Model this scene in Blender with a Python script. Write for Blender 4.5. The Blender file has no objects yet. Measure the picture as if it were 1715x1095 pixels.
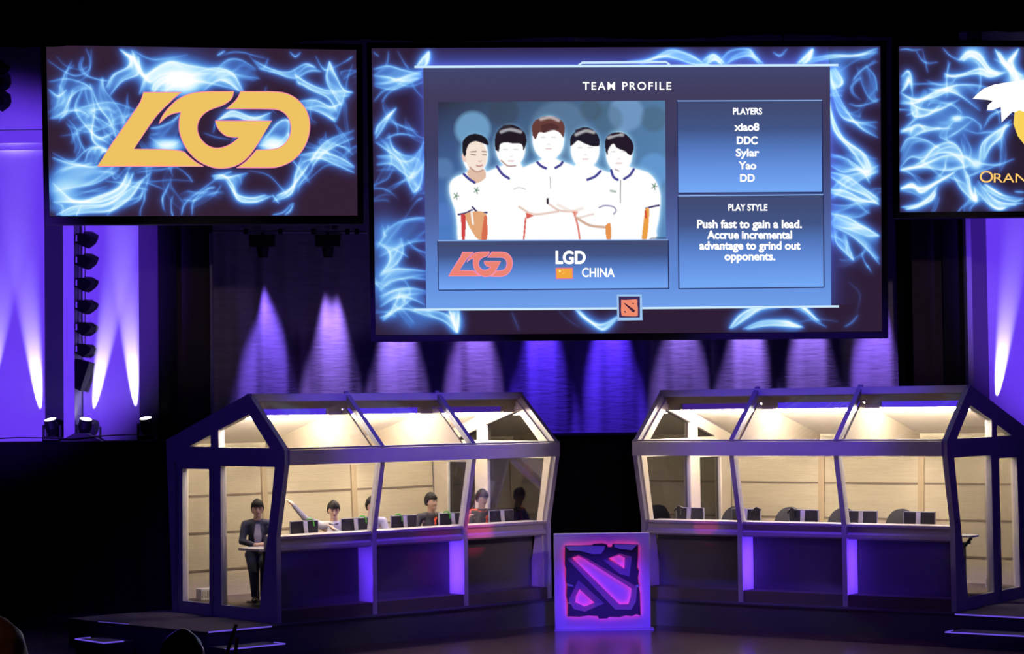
import bpy, bmesh, math, random
import numpy as np
from mathutils import Vector, Matrix
from mathutils.geometry import tessellate_polygon
random.seed(4)
SC = bpy.context.scene
COL = SC.collection
W, H = 1715, 1095
PH = 0.45                                   # height of the booth platforms above the stage floor
F, PITCH, ROLL, CZ = 3611.33, 0.0372, 0.012813, 3.4406 + PH

# ---------------------------------------------------------------- camera
cam_d = bpy.data.cameras.new('camera')
cam_d.sensor_fit = 'HORIZONTAL'; cam_d.sensor_width = 36.0; cam_d.lens = F / W * 36.0
cam_d.clip_start = 0.3; cam_d.clip_end = 300
cam = bpy.data.objects.new('camera', cam_d); COL.objects.link(cam)
cam.matrix_world = Matrix.Translation((0, 0, CZ)) @ Matrix.Rotation(math.pi / 2 + PITCH, 4, 'X') @ Matrix.Rotation(-ROLL, 4, 'Z')
SC.camera = cam
# ---------------------------------------------------------------- world and exposure
wd = bpy.data.worlds.new('hall_dark'); SC.world = wd; wd.use_nodes = True
wd.node_tree.nodes['Background'].inputs[0].default_value = (0.25, 0.2, 0.6, 1)
wd.node_tree.nodes['Background'].inputs[1].default_value = 0.006
SC.view_settings.view_transform = 'Standard'
SC.view_settings.look = 'None'
SC.view_settings.exposure = 0.0
SC.view_settings.gamma = 1.0
SC.view_settings.use_curve_mapping = False

# ---------------------------------------------------------------- stage lights
BLUE = (0.10, 0.035, 1.0); VIOLET = (0.22, 0.07, 1.0); LAV = (0.37, 0.225, 1.0); WHT = (0.80, 0.70, 1.0)
def aim(o, loc, tgt):
    o.location = loc
    o.rotation_euler = (Vector(tgt) - Vector(loc)).to_track_quat('-Z', 'Y').to_euler()
def spot(name, loc, tgt, color, power, deg, blend=0.5, rad=0.05):
    l = bpy.data.lights.new(name, 'SPOT'); l.color = color; l.energy = power
    l.spot_size = math.radians(deg); l.spot_blend = blend; l.shadow_soft_size = rad
    o = bpy.data.objects.new(name, l); COL.objects.link(o); aim(o, loc, tgt); return o
def area(name, loc, tgt, color, power, sx, sy, spread=180):
    l = bpy.data.lights.new(name, 'AREA'); l.shape = 'RECTANGLE'; l.size = sx; l.size_y = sy
    l.color = color; l.energy = power; l.spread = math.radians(spread)
    o = bpy.data.objects.new(name, l); COL.objects.link(o); aim(o, loc, tgt); return o

# geometry of the view, used to read measured points into the place
def rays(x, y):
    x = np.asarray(x, float); y = np.asarray(y, float)
    X = x - W / 2; Y = H / 2 - y
    c, s = math.cos(ROLL), math.sin(ROLL)
    X, Y = X * c + Y * s, -X * s + Y * c
    c, s = math.cos(PITCH), math.sin(PITCH)
    return np.stack([X, F * c - Y * s, F * s + Y * c], -1) / F
def at(x, y, depth):
    r = rays(x, y); p = r * (depth / r[1]); return Vector((p[0], p[1], p[2] + CZ))

# booth frames fitted from the photograph: corner, yaw, mirror
BL = dict(s=1, x=-3.8593, y=35.0014, a=0.72113)
BR = dict(s=-1, x=7.2241, y=35.4727, a=0.60349)
L, OV, HE, HBD, HR, RV, DB, HB, HK = 6.008, 0.257, 2.80, 2.55, 3.72, 0.76, 3.29, 2.95, 1.40
def bw(b, u, v, z):                          # booth-local to world
    a, s = b['a'] * b['s'], b['s']
    x = s * u
    return Vector((b['x'] + x * math.cos(a) - v * math.sin(a), b['y'] + x * math.sin(a) + v * math.cos(a), z + PH))

def build_lights():
    # front washes from the lighting truss over the audience
    spot('wash_blue_left', (-6, 20, 14), (-3, 37, 1.5), BLUE, 1500, 26, .6, .4)
    spot('wash_blue_right', (10, 20, 14), (5.5, 37, 1.5), BLUE, 1300, 26, .6, .4)
    spot('wash_purple', (1.8, 12, 11), (1.8, 38, 2.6), (0.56, 0.16, 1.0), 800, 30, .5, .4)
    spot('wash_warm_left', (6, 18, 8), (-0.1, 38.6, 1.9), (1.0, 0.76, 0.68), 3000, 7.5, .9, .3)
    spot('wash_warm_right', (-2.5, 18, 8), (2.9, 38.6, 1.9), (1.0, 0.74, 0.8), 1300, 7, .9, .3)
    # vertical led washes on the posts of each bay, shining along the front onto the next fin
    for b in (BL, BR):
        for u0, u1, e_ in ((.12, L / 3, 10.5), (L / 3 + .06, 2 * L / 3, 8.5), (2 * L / 3 + .06, L, .35)):
            o = area('fin_light', bw(b, u0, .2, .58), bw(b, u1, .2, .58), (.125, .04, 1.0), e_, .36, 1.0, 22)
        spot('roof_light', bw(b, L / 2 - 1, -3.5, 9.0), bw(b, L / 2, 0.7, 3.5), (0.13, .045, 1.0), 2400, 44, .6, .2)
        spot('back_roof_light', bw(b, L / 2, 6.5, 7.4), bw(b, L / 2, 1.2, 3.6), (0.14, .06, 1.0), 500, 60, .6, .2)
    # red accents
    spot('red_left', (4.5, 25, 8), bw(BL, 4.34, 0.05, 1.36), (1.0, 0.03, 0.16), 6500, 2.9, .7, .03)
    spot('red_left_wide', (4.5, 25, 8), bw(BL, 3.4, 0.0, 1.1), (1.0, 0.02, 0.25), 900, 4.5, .9, .03)
    spot('red_right', (-1, 25, 8), bw(BR, 4.68, -0.05, 1.42), (1.0, 0.03, 0.2), 3000, 2.0, .3, .03)
    # emblem stand
    spot('emblem_light', (1.55, 33.2, 0.5), (1.53, 37.6, 0.35), (0.10, .035, 1.0), 760, 32, .6, .05)
    spot('emblem_top', (1.4, 33.0, 5.5), (1.53, 37.6, 1.0), (0.10, .035, 1.0), 760, 24, .6, .05)
    # floor
    spot('floor_purple', (2.5, 38.5, 12), (2.5, 33.5, 0), (0.6, 0.18, 0.9), 1700, 50, .8, .3)
    # curtain down lights on the upstage batten
    for px, c, e in ((440, (0.24, .13, 1.0), 150), (550, LAV, 165), (662, LAV, 190), (790, (0.36, .2, 1.0), 150),
                     (905, BLUE, 240), (1022, BLUE, 260), (1138, LAV, 110), (1250, LAV, 170), (1357, LAV, 130), (1466, (0.3, .16, 1.0), 150)):
        p = at(px, 404, 45.76)
        spot('curtain_light', p, p + Vector((0, .26, -6)), c, e * 19, 28, .8, .05)
    spot('curtain_fill', (0.5, 43.0, 3.7), (0.5, 46, 5.2), BLUE, 26, 150, 1, .1)
    spot('pipe_fill', (-3.9, 43.2, 5.0), (-3.9, 45.3, 7.62), (0.55, .35, 1.0), 14, 100, .5, .05)  # added spot that brightens the batten pipe, not a fixture on it
    spot('drape_fill_left', (-2, 20, 9), at(325, 520, 43.3), (1.0, .72, .85), 900, 9, .9, .2)
    spot('drape_fill_right', (6, 20, 9), at(1562, 520, 43.3), (1.0, .72, .85), 1500, 9, .9, .2)
    # auditorium side walls
    spot('wall_wash_left', (-9.4, 27, 5.2), (-10.7, 43.5, 6.4), (0.16, .05, 1.0), 12000, 30, .4, .25)
    spot('wall_wash_right', (13.5, 27, 5.2), (12.9, 43.5, 6.4), (0.16, .05, 1.0), 12500, 31, .4, .25)
    spot('audience_fill', (-3.5, 3.5, 7), (-1.75, 6.6, 2.7), (1.0, .6, .38), 60, 15, .8, .2)  # added warm spot to brighten the left audience figure, no lamp known there
    for fx, fy, tx, ty, e in ((69, 712, 38, 380, 1), (-28, 712, 28, 380, .8), (151, 712, 214, 372, .85), (228, 708, 208, 372, 1),
                              (1668, 690, 1700, 372, 1), (1800, 690, 1740, 372, 1)):
        p = at(fx, fy, 43.41); q = at(tx, ty, 43.41 + .40)
        spot('beam_light', p, q, (0.62, 0.55, 1.0), 2700 * e, 15, .9, .02)
build_lights()

# ---------------------------------------------------------------- materials
def mat(name, col, rough=0.6, metal=0.0, emis=None, es=1.0, spec=0.5, bump=None, var=None):
    m = bpy.data.materials.new(name); m.use_nodes = True
    nt = m.node_tree; b = nt.nodes['Principled BSDF']
    b.inputs['Base Color'].default_value = (*col, 1); b.inputs['Roughness'].default_value = rough
    b.inputs['Metallic'].default_value = metal; b.inputs['Specular IOR Level'].default_value = spec
    if emis:
        b.inputs['Emission Color'].default_value = (*emis, 1); b.inputs['Emission Strength'].default_value = es
    tc = None
    def noise(scale, stretch):
        tc = nt.nodes.new('ShaderNodeTexCoord'); mp = nt.nodes.new('ShaderNodeMapping'); mp.inputs['Scale'].default_value = stretch
        n = nt.nodes.new('ShaderNodeTexNoise'); n.inputs['Scale'].default_value = scale; n.inputs['Detail'].default_value = 4
        nt.links.new(tc.outputs['Object'], mp.inputs[0]); nt.links.new(mp.outputs[0], n.inputs[0]); return n
    if bump:
        n = noise(bump[0], bump[2] if len(bump) > 2 else (1, 1, 1)); bp = nt.nodes.new('ShaderNodeBump')
        bp.inputs['Strength'].default_value = bump[1]; bp.inputs['Distance'].default_value = 0.02
        nt.links.new(n.outputs[0], bp.inputs['Height']); nt.links.new(bp.outputs[0], b.inputs['Normal'])
    if var:
        n = noise(var[0], var[2] if len(var) > 2 else (1, 1, 1)); r = nt.nodes.new('ShaderNodeValToRGB')
        k = var[1]
        r.color_ramp.elements[0].position = .3; r.color_ramp.elements[1].position = .7
        r.color_ramp.elements[0].color = (col[0] * (1 - k), col[1] * (1 - k), col[2] * (1 - k), 1)
        r.color_ramp.elements[1].color = (min(1, col[0] * (1 + k)), min(1, col[1] * (1 + k)), min(1, col[2] * (1 + k)), 1)
        nt.links.new(n.outputs[0], r.inputs[0]); nt.links.new(r.outputs[0], b.inputs['Base Color'])
    return m
def emat(name, col, s=1.0, sample=False):
    m = bpy.data.materials.new(name); m.use_nodes = True; nt = m.node_tree; nt.nodes.clear()
    e = nt.nodes.new('ShaderNodeEmission'); e.inputs[0].default_value = (*col, 1); e.inputs[1].default_value = s
    o = nt.nodes.new('ShaderNodeOutputMaterial'); nt.links.new(e.outputs[0], o.inputs[0])
    if not sample: m.cycles.emission_sampling = 'NONE'
    return m
def vmat(name):                              # picture content of a projection screen, one colour per grid point
    m = bpy.data.materials.new(name); m.use_nodes = True; nt = m.node_tree; nt.nodes.clear()
    a = nt.nodes.new('ShaderNodeAttribute'); a.attribute_name = 'Col'
    e = nt.nodes.new('ShaderNodeEmission'); o = nt.nodes.new('ShaderNodeOutputMaterial')
    nt.links.new(a.outputs['Color'], e.inputs[0]); nt.links.new(e.outputs[0], o.inputs[0])
    return m
def glassmat(name, tint=(.93, .93, .95), refl=1.0):
    m = bpy.data.materials.new(name); m.use_nodes = True; nt = m.node_tree; nt.nodes.clear()
    t = nt.nodes.new('ShaderNodeBsdfTransparent'); t.inputs[0].default_value = (*tint, 1)
    g = nt.nodes.new('ShaderNodeBsdfGlossy'); g.inputs['Roughness'].default_value = 0.02
    f = nt.nodes.new('ShaderNodeFresnel'); f.inputs[0].default_value = 1.5
    mu = nt.nodes.new('ShaderNodeMath'); mu.operation = 'MULTIPLY'; mu.inputs[1].default_value = refl; mu.use_clamp = True
    mx = nt.nodes.new('ShaderNodeMixShader'); o = nt.nodes.new('ShaderNodeOutputMaterial')
    nt.links.new(f.outputs[0], mu.inputs[0]); nt.links.new(mu.outputs[0], mx.inputs[0])
    nt.links.new(t.outputs[0], mx.inputs[1]); nt.links.new(g.outputs[0], mx.inputs[2]); nt.links.new(mx.outputs[0], o.inputs[0])
    return m
def lin(r, g, b):
    f = lambda c: (c / 255 / 12.92) if c <= 10 else ((c / 255 + .055) / 1.055) ** 2.4
    return (f(r), f(g), f(b))
M = dict(
    black=mat('black_paint', (.012, .012, .014), .7), drape=mat('black_drape', (.008, .008, .01), .95, spec=.1, bump=(3, .6, (1, 1, .1))),
    brown=mat('brown_drape', (.09, .07, .075), .95, spec=.1, bump=(3, .6, (1, 1, .1))),
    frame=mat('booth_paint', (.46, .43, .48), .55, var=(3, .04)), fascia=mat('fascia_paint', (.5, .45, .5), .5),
    panel=mat('booth_lower_panel', (.125, .115, .13), .65, bump=(40, .05)), inner=mat('cream_trim', (.82, .74, .62), .6),
    cloth=mat('beige_wall_panel', (.44, .385, .285), .85, bump=(6, .25, (1, 1, 12)), var=(2, .06, (1, 1, 14))), seam=mat('panel_seam', (.16, .12, .09), .6),
    roofin=mat('roof_lining', (.85, .78, .68), .8), ifloor=mat('booth_floor', (.12, .09, .08), .7),
    dark=mat('dark_plastic', (.008, .008, .010), .5), silver=mat('brushed_silver', (.6, .6, .62), .35, .3), mback=mat('monitor_back', (.035, .035, .045), .3, .3),
    curtain=mat('grey_curtain', (.42, .38, .46), .9, spec=.15, bump=(5, .12, (.6, 1, 4)), var=(4, .12, (.8, 1, 4))),
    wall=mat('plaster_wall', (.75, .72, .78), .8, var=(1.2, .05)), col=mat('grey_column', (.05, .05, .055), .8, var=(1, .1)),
    floor=mat('stage_floor', (.055, .03, .045), .22, spec=.6, bump=(9, .05), var=(3, .3)),
    plat=mat('platform_carpet', (.055, .04, .075), .9, bump=(60, .2)), riser=mat('platform_fascia', (.09, .075, .12), .7),
    led=emat('violet_led', lin(118, 88, 240), .75), strip=emat('warm_tube', (1, .86, .66), 7.0), red=emat('red_led', (1.0, .04, .10), 3.2, True),
    skin=mat('skin', (.62, .40, .29), .55), hair=mat('black_hair', (.007, .006, .006), .7, spec=.2), ghair=mat('glossy_black_hair', (.010, .010, .011), .3), lipm=mat('lips', (.35, .13, .11), .5), eyem=mat('dark_eye', (.02, .015, .015), .3),
    white=mat('white_shirt', (.5, .5, .52), .8), greysl=mat('grey_sleeve', (.14, .14, .18), .8), blackj=mat('black_jacket', (.012, .012, .016), .75),
    navy=mat('navy_jacket', (.026, .028, .055), .75), jeans=mat('dark_jeans', (.03, .04, .08), .85), orange=mat('orange_trim', (.8, .10, .03), .7),
    green=mat('green_cable', (.10, .5, .05), .5), desk=mat('desk_top', (.1, .1, .11), .5), table=mat('white_tabletop', (.8, .78, .82), .4),
    glass=glassmat('booth_glass', (.93, .93, .95), .35), darkglass=glassmat('end_glass', (.34, .32, .33), 2.4), vglass=glassmat('door_glass', (.9, .9, .92), .35),
    wood=mat('brown_wood', (.6, .3, .2), .6), btop=mat('brown_jacket', (.25, .13, .07), .9), emb=mat('emblem_paint', (.11, .09, .15), .5), embf=mat('emblem_face', (.03, .018, .03), .6),
    bevel=mat('emblem_bevel', (.26, .24, .32), .5), board=mat('emblem_board', (.5, .48, .55), .55), lens=emat('lamp_lens', (.9, .9, 1), 4.0), ventm=mat('white_plastic', (.75, .72, .68), .5),
)

# ---------------------------------------------------------------- object helpers
def tag(o, label=None, cat=None, group=None, kind=None):
    if label: o['label'] = label
    if cat: o['category'] = cat
    if group: o['group'] = group
    if kind: o['kind'] = kind
    return o
def empty(name, loc=(0, 0, 0), rz=0.0, label=None, cat=None, group=None, kind=None):
    o = bpy.data.objects.new(name, None); COL.objects.link(o); o.empty_display_size = .1
    o.location = loc; o.rotation_euler = (0, 0, rz); tag(o, label, cat, group, kind)
    o['_m'] = [0]; del o['_m']
    return o
def wm(o):                                   # world matrix of an unevaluated one- or two-level hierarchy
    m = Matrix.LocRotScale(o.location, o.rotation_euler, o.scale)
    return wm(o.parent) @ m if o.parent else m
class MB:
    """collects shapes and links them as one mesh object"""
    def __init__(s): s.bm = bmesh.new()
    def quad(s, *p):
        return s.bm.faces.new([s.bm.verts.new(q) for q in p])
    def hexa(s, c):                          # 8 corners: bottom ring, top ring
        v = [s.bm.verts.new(p) for p in c]
        for f in ((0, 3, 2, 1), (4, 5, 6, 7), (0, 1, 5, 4), (1, 2, 6, 5), (2, 3, 7, 6), (3, 0, 4, 7)): s.bm.faces.new([v[i] for i in f])
        return s
    def box(s, x0, x1, y0, y1, z0, z1):
        return s.hexa([(x0, y0, z0), (x1, y0, z0), (x1, y1, z0), (x0, y1, z0), (x0, y0, z1), (x1, y0, z1), (x1, y1, z1), (x0, y1, z1)])
    def prism(s, loops, fn, t0, t1):         # polygon (outer, holes...) in 2D, fn(a,b,t)->point, extruded t0..t1
        pts = [p for l in loops for p in l]
        tri = tessellate_polygon([[Vector((p[0], p[1], 0)) for p in l] for l in loops])
        A = [s.bm.verts.new(fn(p[0], p[1], t0)) for p in pts]; B = [s.bm.verts.new(fn(p[0], p[1], t1)) for p in pts]
        for t in tri:
            for V in (A, B):
                try: s.bm.faces.new([V[i] for i in t])
                except ValueError: pass
        k = 0
        for l in loops:
            n = len(l)
            for i in range(n):
                a, b = k + i, k + (i + 1) % n
                s.bm.faces.new([A[a], A[b], B[b], B[a]])
            k += n
        return s
    def flat(s, loops, fn):
        pts = [p for l in loops for p in l]
        A = [s.bm.verts.new(fn(p[0], p[1])) for p in pts]
        for t in tessellate_polygon([[Vector((p[0], p[1], 0)) for p in l] for l in loops]):
            try: s.bm.faces.new([A[i] for i in t])
            except ValueError: pass
        return s
    def tube(s, p, q, r0, r1=None, n=12, cap=True):
        p, q = Vector(p), Vector(q); r1 = r0 if r1 is None else r1
        d = (q - p).normalized(); a = d.orthogonal().normalized(); b = d.cross(a)
        R = [[s.bm.verts.new(c + (a * math.cos(t) + b * math.sin(t)) * r) for t in [2 * math.pi * i / n for i in range(n)]] for c, r in ((p, r0), (q, r1))]
        for i in range(n): s.bm.faces.new([R[0][i], R[0][(i + 1) % n], R[1][(i + 1) % n], R[1][i]])
        if cap: s.bm.faces.new(R[0][::-1]); s.bm.faces.new(R[1])
        return s
    def bar(s, pts, r, n=8):
        for a, b in zip(pts, pts[1:]): s.tube(a, b, r, n=n)
        return s
    def ball(s, c, rx, ry=None, rz=None, seg=20, rings=12, fn=None):
        ry = rx if ry is None else ry; rz = rx if rz is None else rz
        m = bmesh.ops.create_uvsphere(s.bm, u_segments=seg, v_segments=rings, radius=1)
        for v in m['verts']:
            p = Vector((v.co.x * rx, v.co.y * ry, v.co.z * rz)); p = fn(p) if fn else p; v.co = p + Vector(c)
        return s
    def capsule(s, p, q, r0, r1):
        s.ball(p, r0, seg=14, rings=9); s.ball(q, r1, seg=14, rings=9); return s.tube(p, q, r0, r1, 14)
    def build(s, name, m, parent=None, world=False, smooth=False, bevel=0, loc=None, norm=True):
        if norm: bmesh.ops.recalc_face_normals(s.bm, faces=s.bm.faces)
        if world and parent is not None:
            s.bm.transform(wm(parent).inverted())
        me = bpy.data.meshes.new(name)
        if loc is not None: s.bm.transform(Matrix.Translation(-Vector(loc)))
        s.bm.to_mesh(me); s.bm.free()
        me.materials.append(m)
        if smooth:
            for p in me.polygons: p.use_smooth = True
        o = bpy.data.objects.new(name, me); COL.objects.link(o)
        if loc is not None: o.location = loc
        if parent is not None: o.parent = parent
        if bevel:
            bv = o.modifiers.new('bevel', 'BEVEL'); bv.width = bevel; bv.segments = 2; bv.limit_method = 'ANGLE'; bv.angle_limit = .6
        return o
def copy_tree(o, parent=None):
    c = o.copy(); COL.objects.link(c)
    if parent is not None: c.parent = parent
    for ch in [x for x in COL.objects if x.parent == o]: copy_tree(ch, c)
    return c

# ---------------------------------------------------------------- the setting
def setting():
    m = MB(); m.box(-22, 24, 24, 47.5, -.3, 0); tag(m.build('floor', M['floor']), kind='structure')
    zt = CZ - .535 / 39 * 42 + 0.0                       # top of the upstage deck
    global DZ; DZ = 2.88 + PH
    # upstage deck with a black drape front
    d = MB(); xs = np.linspace(-14, 16, 260); fr = []
    for i, x in enumerate(xs): fr.append((x, 42.0 + .035 * math.sin(x * 9) + .02 * math.sin(x * 23 + 1)))
    for a, b in zip(fr, fr[1:]): d.quad((a[0], a[1], 0), (b[0], b[1], 0), (b[0], b[1], DZ), (a[0], a[1], DZ))
    for a, b in zip(fr, fr[1:]): d.quad((a[0], a[1], DZ), (b[0], b[1], DZ), (b[0], 47.3, DZ), (a[0], 47.3, DZ))
    d.box(-14, 16, 47.2, 47.3, 0, DZ)
    o = d.build('stage_deck', M['drape']); tag(o, 'high upstage deck with a black pleated drape across its front', 'stage deck')
    # house walls
    m = MB(); m.box(-18, -7.15, 43.5, 43.8, DZ, 13); tag(m.build('wall_left', M['wall']), kind='structure')
    m = MB(); m.box(9.3, 20, 43.5, 43.8, DZ, 13); tag(m.build('wall_right', M['wall']), kind='structure')
    m = MB(); m.box(-18, 20, 47.0, 47.2, DZ, 14); tag(m.build('wall_back', M['black']), kind='structure')
    m = MB(); m.box(-22, 24, 24, 47.5, 14, 14.3); tag(m.build('ceiling', M['black']), kind='structure')
    # columns on the left wall
    def pillar(x0, x1, y0, y1, mt, label, top=12.9, name='pilaster'):
        xa = at(x0, 560, y0).x; xb = at(x1, 560, y0).x
        m = MB(); m.box(xa, xb, y0, y1, DZ, top); c = ((xa + xb) / 2, y0, DZ)
        tag(m.build(name, mt, loc=c), label, 'column', 'wall columns')
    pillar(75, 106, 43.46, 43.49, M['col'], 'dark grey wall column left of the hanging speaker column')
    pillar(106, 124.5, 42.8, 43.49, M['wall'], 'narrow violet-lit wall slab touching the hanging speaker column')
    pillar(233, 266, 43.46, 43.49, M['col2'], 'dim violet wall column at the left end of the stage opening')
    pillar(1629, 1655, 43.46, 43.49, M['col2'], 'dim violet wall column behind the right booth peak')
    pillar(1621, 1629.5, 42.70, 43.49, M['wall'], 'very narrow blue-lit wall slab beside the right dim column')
    # cornice on the left wall
    m = MB(); a = at(-60, 200, 43.3); b = at(74, 222, 43.3)
    m.box(a.x, b.x, 43.36, 43.49, b.z - .2, b.z + .06); m.box(a.x, b.x, 43.42, 43.49, b.z - .34, b.z - .2)
    tag(m.build('trim_1', M['wall']), kind='structure')
    # valance over the screens
    v = MB(); n = 240
    z0 = at(860, 66, 37.2).z
    P = [(x, 37.2 + .04 * math.sin(x * 11), z0 + .03 * math.sin(x * 1.7)) for x in np.linspace(-15, 17, n)]
    for a, b in zip(P, P[1:]): v.quad(a, b, (b[0], b[1], 13.9), (a[0], a[1], 13.9))
    tag(v.build('valance', M['drape']), 'black drape hanging across the top above all three screens', 'drape')
    # stage curtain
    c = MB(); x0, x1 = at(352, 500, 46.1).x, at(1535, 500, 46.1).x
    xs = np.linspace(x0, x1, 900); ph = 0; P = []
    rnd = random.Random(7); ks = [(rnd.uniform(3.5, 6), rnd.uniform(0, 6), .04), (rnd.uniform(8, 11), 1.2, .03), (14.5, .4, .014), (23, 2, .006)]
    for x in xs: P.append((x, 46.1 + sum(a * math.sin(k * x + f + .6 * math.sin(x * 1.3)) for k, f, a in ks)))
    zs = np.linspace(DZ, 12.8, 6)
    V = [[c.bm.verts.new((p[0], p[1], z)) for z in zs] for p in P]
    for i in range(len(P) - 1):
        for j in range(5): c.bm.faces.new([V[i][j], V[i + 1][j], V[i + 1][j + 1], V[i][j + 1]])
    tag(c.build('stage_curtain', M['curtain'], smooth=True), 'grey pleated curtain lit by violet down lights at the back of the stage', 'curtain')
    # tall dark legs either side
    def leg(xa, xb, y, mt, label, z1=12.8):
        A, B = at(xa, 560, y).x, at(xb, 560, y).x
        m = MB(); xs = np.linspace(A, B, 40)
        P = [(x, y + .03 * math.sin(x * 15)) for x in xs]
        for a, b in zip(P, P[1:]): m.hexa([(a[0], a[1], DZ), (b[0], b[1], DZ), (b[0], b[1] + .03, DZ), (a[0], a[1] + .03, DZ), (a[0], a[1], z1), (b[0], b[1], z1), (b[0], b[1] + .03, z1), (a[0], a[1] + .03, z1)])
        tag(m.build('leg_curtain', mt), label, 'drape', 'side drapes')
    leg(265, 296, 43.0, M['black2'], 'black side drape right of the left dim column')
    leg(294, 358, 43.3, M['brown'], 'dark brown side drape beside the steel pole')
    leg(1504, 1532, 45.2, M['drape'], 'black side drape at the right end of the lit curtain')
    leg(1530, 1584, 43.3, M['brown'], 'dark brown side drape right of the middle screen')
    leg(1581, 1623, 43.0, M['black2'], 'black side drape left of the narrow blue wall slab')
    m = MB(); p = at(353, 390, 43.1); m.tube((p.x, p.y, DZ), (p.x, p.y, p.z), .035)
    tag(m.build('steel_pole', M['rail']), 'thin blue-lit steel pole standing beside the left brown drape', 'pole')
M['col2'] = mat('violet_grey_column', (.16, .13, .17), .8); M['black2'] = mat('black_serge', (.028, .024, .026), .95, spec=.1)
M['spk'] = mat('speaker_black', (.003, .003, .004), .8, spec=.1); M['rail'] = mat('painted_steel', (.35, .33, .38), .5, .3)
setting()

# batten with two lamps
def batten():
    a, b = at(345, 387.5, 45.3), at(615, 389, 45.3)
    root = empty('lighting_batten', a, 0, 'horizontal steel lighting pipe between the left and middle screens', 'pipe')
    MB().tube(a, b, .028).build('pipe', M['rail'], root, world=True)
    for x in (352, 412, 470, 525, 582, 598):
        p = at(x, 388, 45.3); MB().box(p.x - .045, p.x + .045, p.y - .05, p.y + .05, p.z - .05, p.z + .06).build('clamp', M['dark'], root, world=True)
    for x, lab in ((440, 'small black stage lamp making the blue pool on the curtain'), (549, 'small black stage lamp making the pale lavender pool on the curtain')):
        p = at(x, 388, 45.3) - Vector((0, 0, .2))
        r = empty('stage_lamp', p, 0, lab, 'stage lamp', 'lamps on the pipe')
        MB().box(-.03, .03, -.03, .03, .1, .19).build('clamp', M['dark'], r)
        MB().box(-.26, .26, -.1, .1, -.12, .11).build('housing', M['dark'], r, bevel=.02)
        MB().tube((0, 0, -.12), (0, .02, -.34), .13, .1, 20).build('barrel', M['dark'], r)
        MB().box(-.29, -.26, -.04, .04, -.28, .14).box(.26, .29, -.04, .04, -.28, .14).box(-.29, .29, -.04, .04, .115, .145).build('yoke', M['rail'], r)
batten()

# moving heads on the deck and hanging speaker columns
def moving_head(px, label, tilt, y=42.95, s=1.0):
    p = at(px, 737, y); r = empty('moving_head_lamp', (p.x, y, DZ), 0, label, 'stage lamp', 'moving head lamps on the deck')
    MB().box(-.17, .17, -.15, .15, 0, .1).build('base', M['dark'], r, bevel=.02)
    MB().box(-.19, -.15, -.05, .05, .08, .33).box(.15, .19, -.05, .05, .08, .33).box(-.19, .19, -.05, .05, .07, .1).build('yoke', M['dark'], r, bevel=.01)
    t = Matrix.Translation((0, 0, .27)) @ Matrix.Rotation(tilt, 4, 'Y') @ Matrix.Rotation(math.radians(14), 4, 'X')
    m = MB(); m.tube((0, 0, -.14), (0, 0, .0), .09, .135, 20).tube((0, 0, 0), (0, 0, .17), .135, .125, 20); m.bm.transform(t)
    hd = m.build('lamp_head', M['dark'], r)
    m = MB(); m.tube((0, 0, .171), (0, 0, .178), .115, .115, 20); m.bm.transform(t); m.build('lens', M['lens'], hd)
moving_head(87, 'moving head lamp standing before the dark grey wall column', -.14)
moving_head(142, 'moving head lamp directly below the hanging speaker column', .2)
moving_head(246, 'moving head lamp standing before the dim violet column', -.1)
m = MB(); a = at(137, 739, 42.6)
m.prism([[(-.42, 0), (.42, 0), (.12, .16), (-.12, .16)]], lambda x, z, t: (a.x + x, t, DZ + z), 42.45, 42.7)
tag(m.build('lamp_case', M['dark']), 'low black sloping case in front of the middle moving head lamp', 'case')
m = MB(); m.bar([(at(x, y, 42.3).x, 42.3, DZ + h) for x, y, h in ((-20, 735, .07), (30, 735, .09), (70, 735, .08), (120, 735, .05), (165, 731, .10), (230, 728, .13))], .012)
tag(m.build('power_cable', M['dark']), 'black cable strung between the lamps on the left deck', 'cable')

def line_array(px, ys, box, label, y=43.12, dirx=1):
    p = at(px, ys[0] - 14, y); r = empty('hanging_speakers', p, 0, label, 'loudspeakers', 'hanging speaker columns')
    for k, yy in enumerate(ys):
        q = at(px, yy, y); tl = (.10 + .03 * k) * dirx
        ca, sa = math.cos(tl), math.sin(tl)
        m = MB(); pl = [(-.14, .13), (.02, .13), (.17, .05), (.15, -.04), (.04, -.14), (-.14, -.06)]
        m.prism([pl], lambda a, b, t: (q.x + (a * ca + b * sa) * dirx, t, q.z - a * sa * .3 + b * ca), y - .25, y + .25)
        sp = m.build('speaker_cabinet', M['spk'], r, world=True)
        MB().box(q.x - .13, q.x - .10, y - .27, y - .25, q.z - .03, q.z + .09).build('rigging_plate', M['rail'], sp, world=True)
    if box:
        q0, q1, q2, q3 = [at(a, b, y) for a, b in box]
        m = MB(); m.hexa([(q3.x, y - .3, q3.z), (q2.x, y - .3, q2.z), (q2.x, y + .3, q2.z), (q3.x, y + .3, q3.z), (q0.x, y - .3, q0.z), (q1.x, y - .3, q1.z), (q1.x, y + .3, q1.z), (q0.x, y + .3, q0.z)])
        m.build('bottom_cabinet', M['spk'], r, world=True)
    a, b = at(px - 8, ys[0], y), at(px - 8, ys[-1], y)
    MB().tube((a.x, y, 11.5), (a.x, y, a.z), .012).tube((a.x, y - .2, a.z), (b.x, y - .2, b.z), .012).build('hanging_cable', M['dark'], r, world=True)
line_array(142, (403, 439, 477, 514, 551, 587), ((130, 601), (154, 608), (139, 655), (130, 650)), 'long curved column of black speaker boxes hanging before the violet wall')
line_array(-2, (112, 141, 173), None, 'short column of black speaker boxes at the top left edge')

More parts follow.
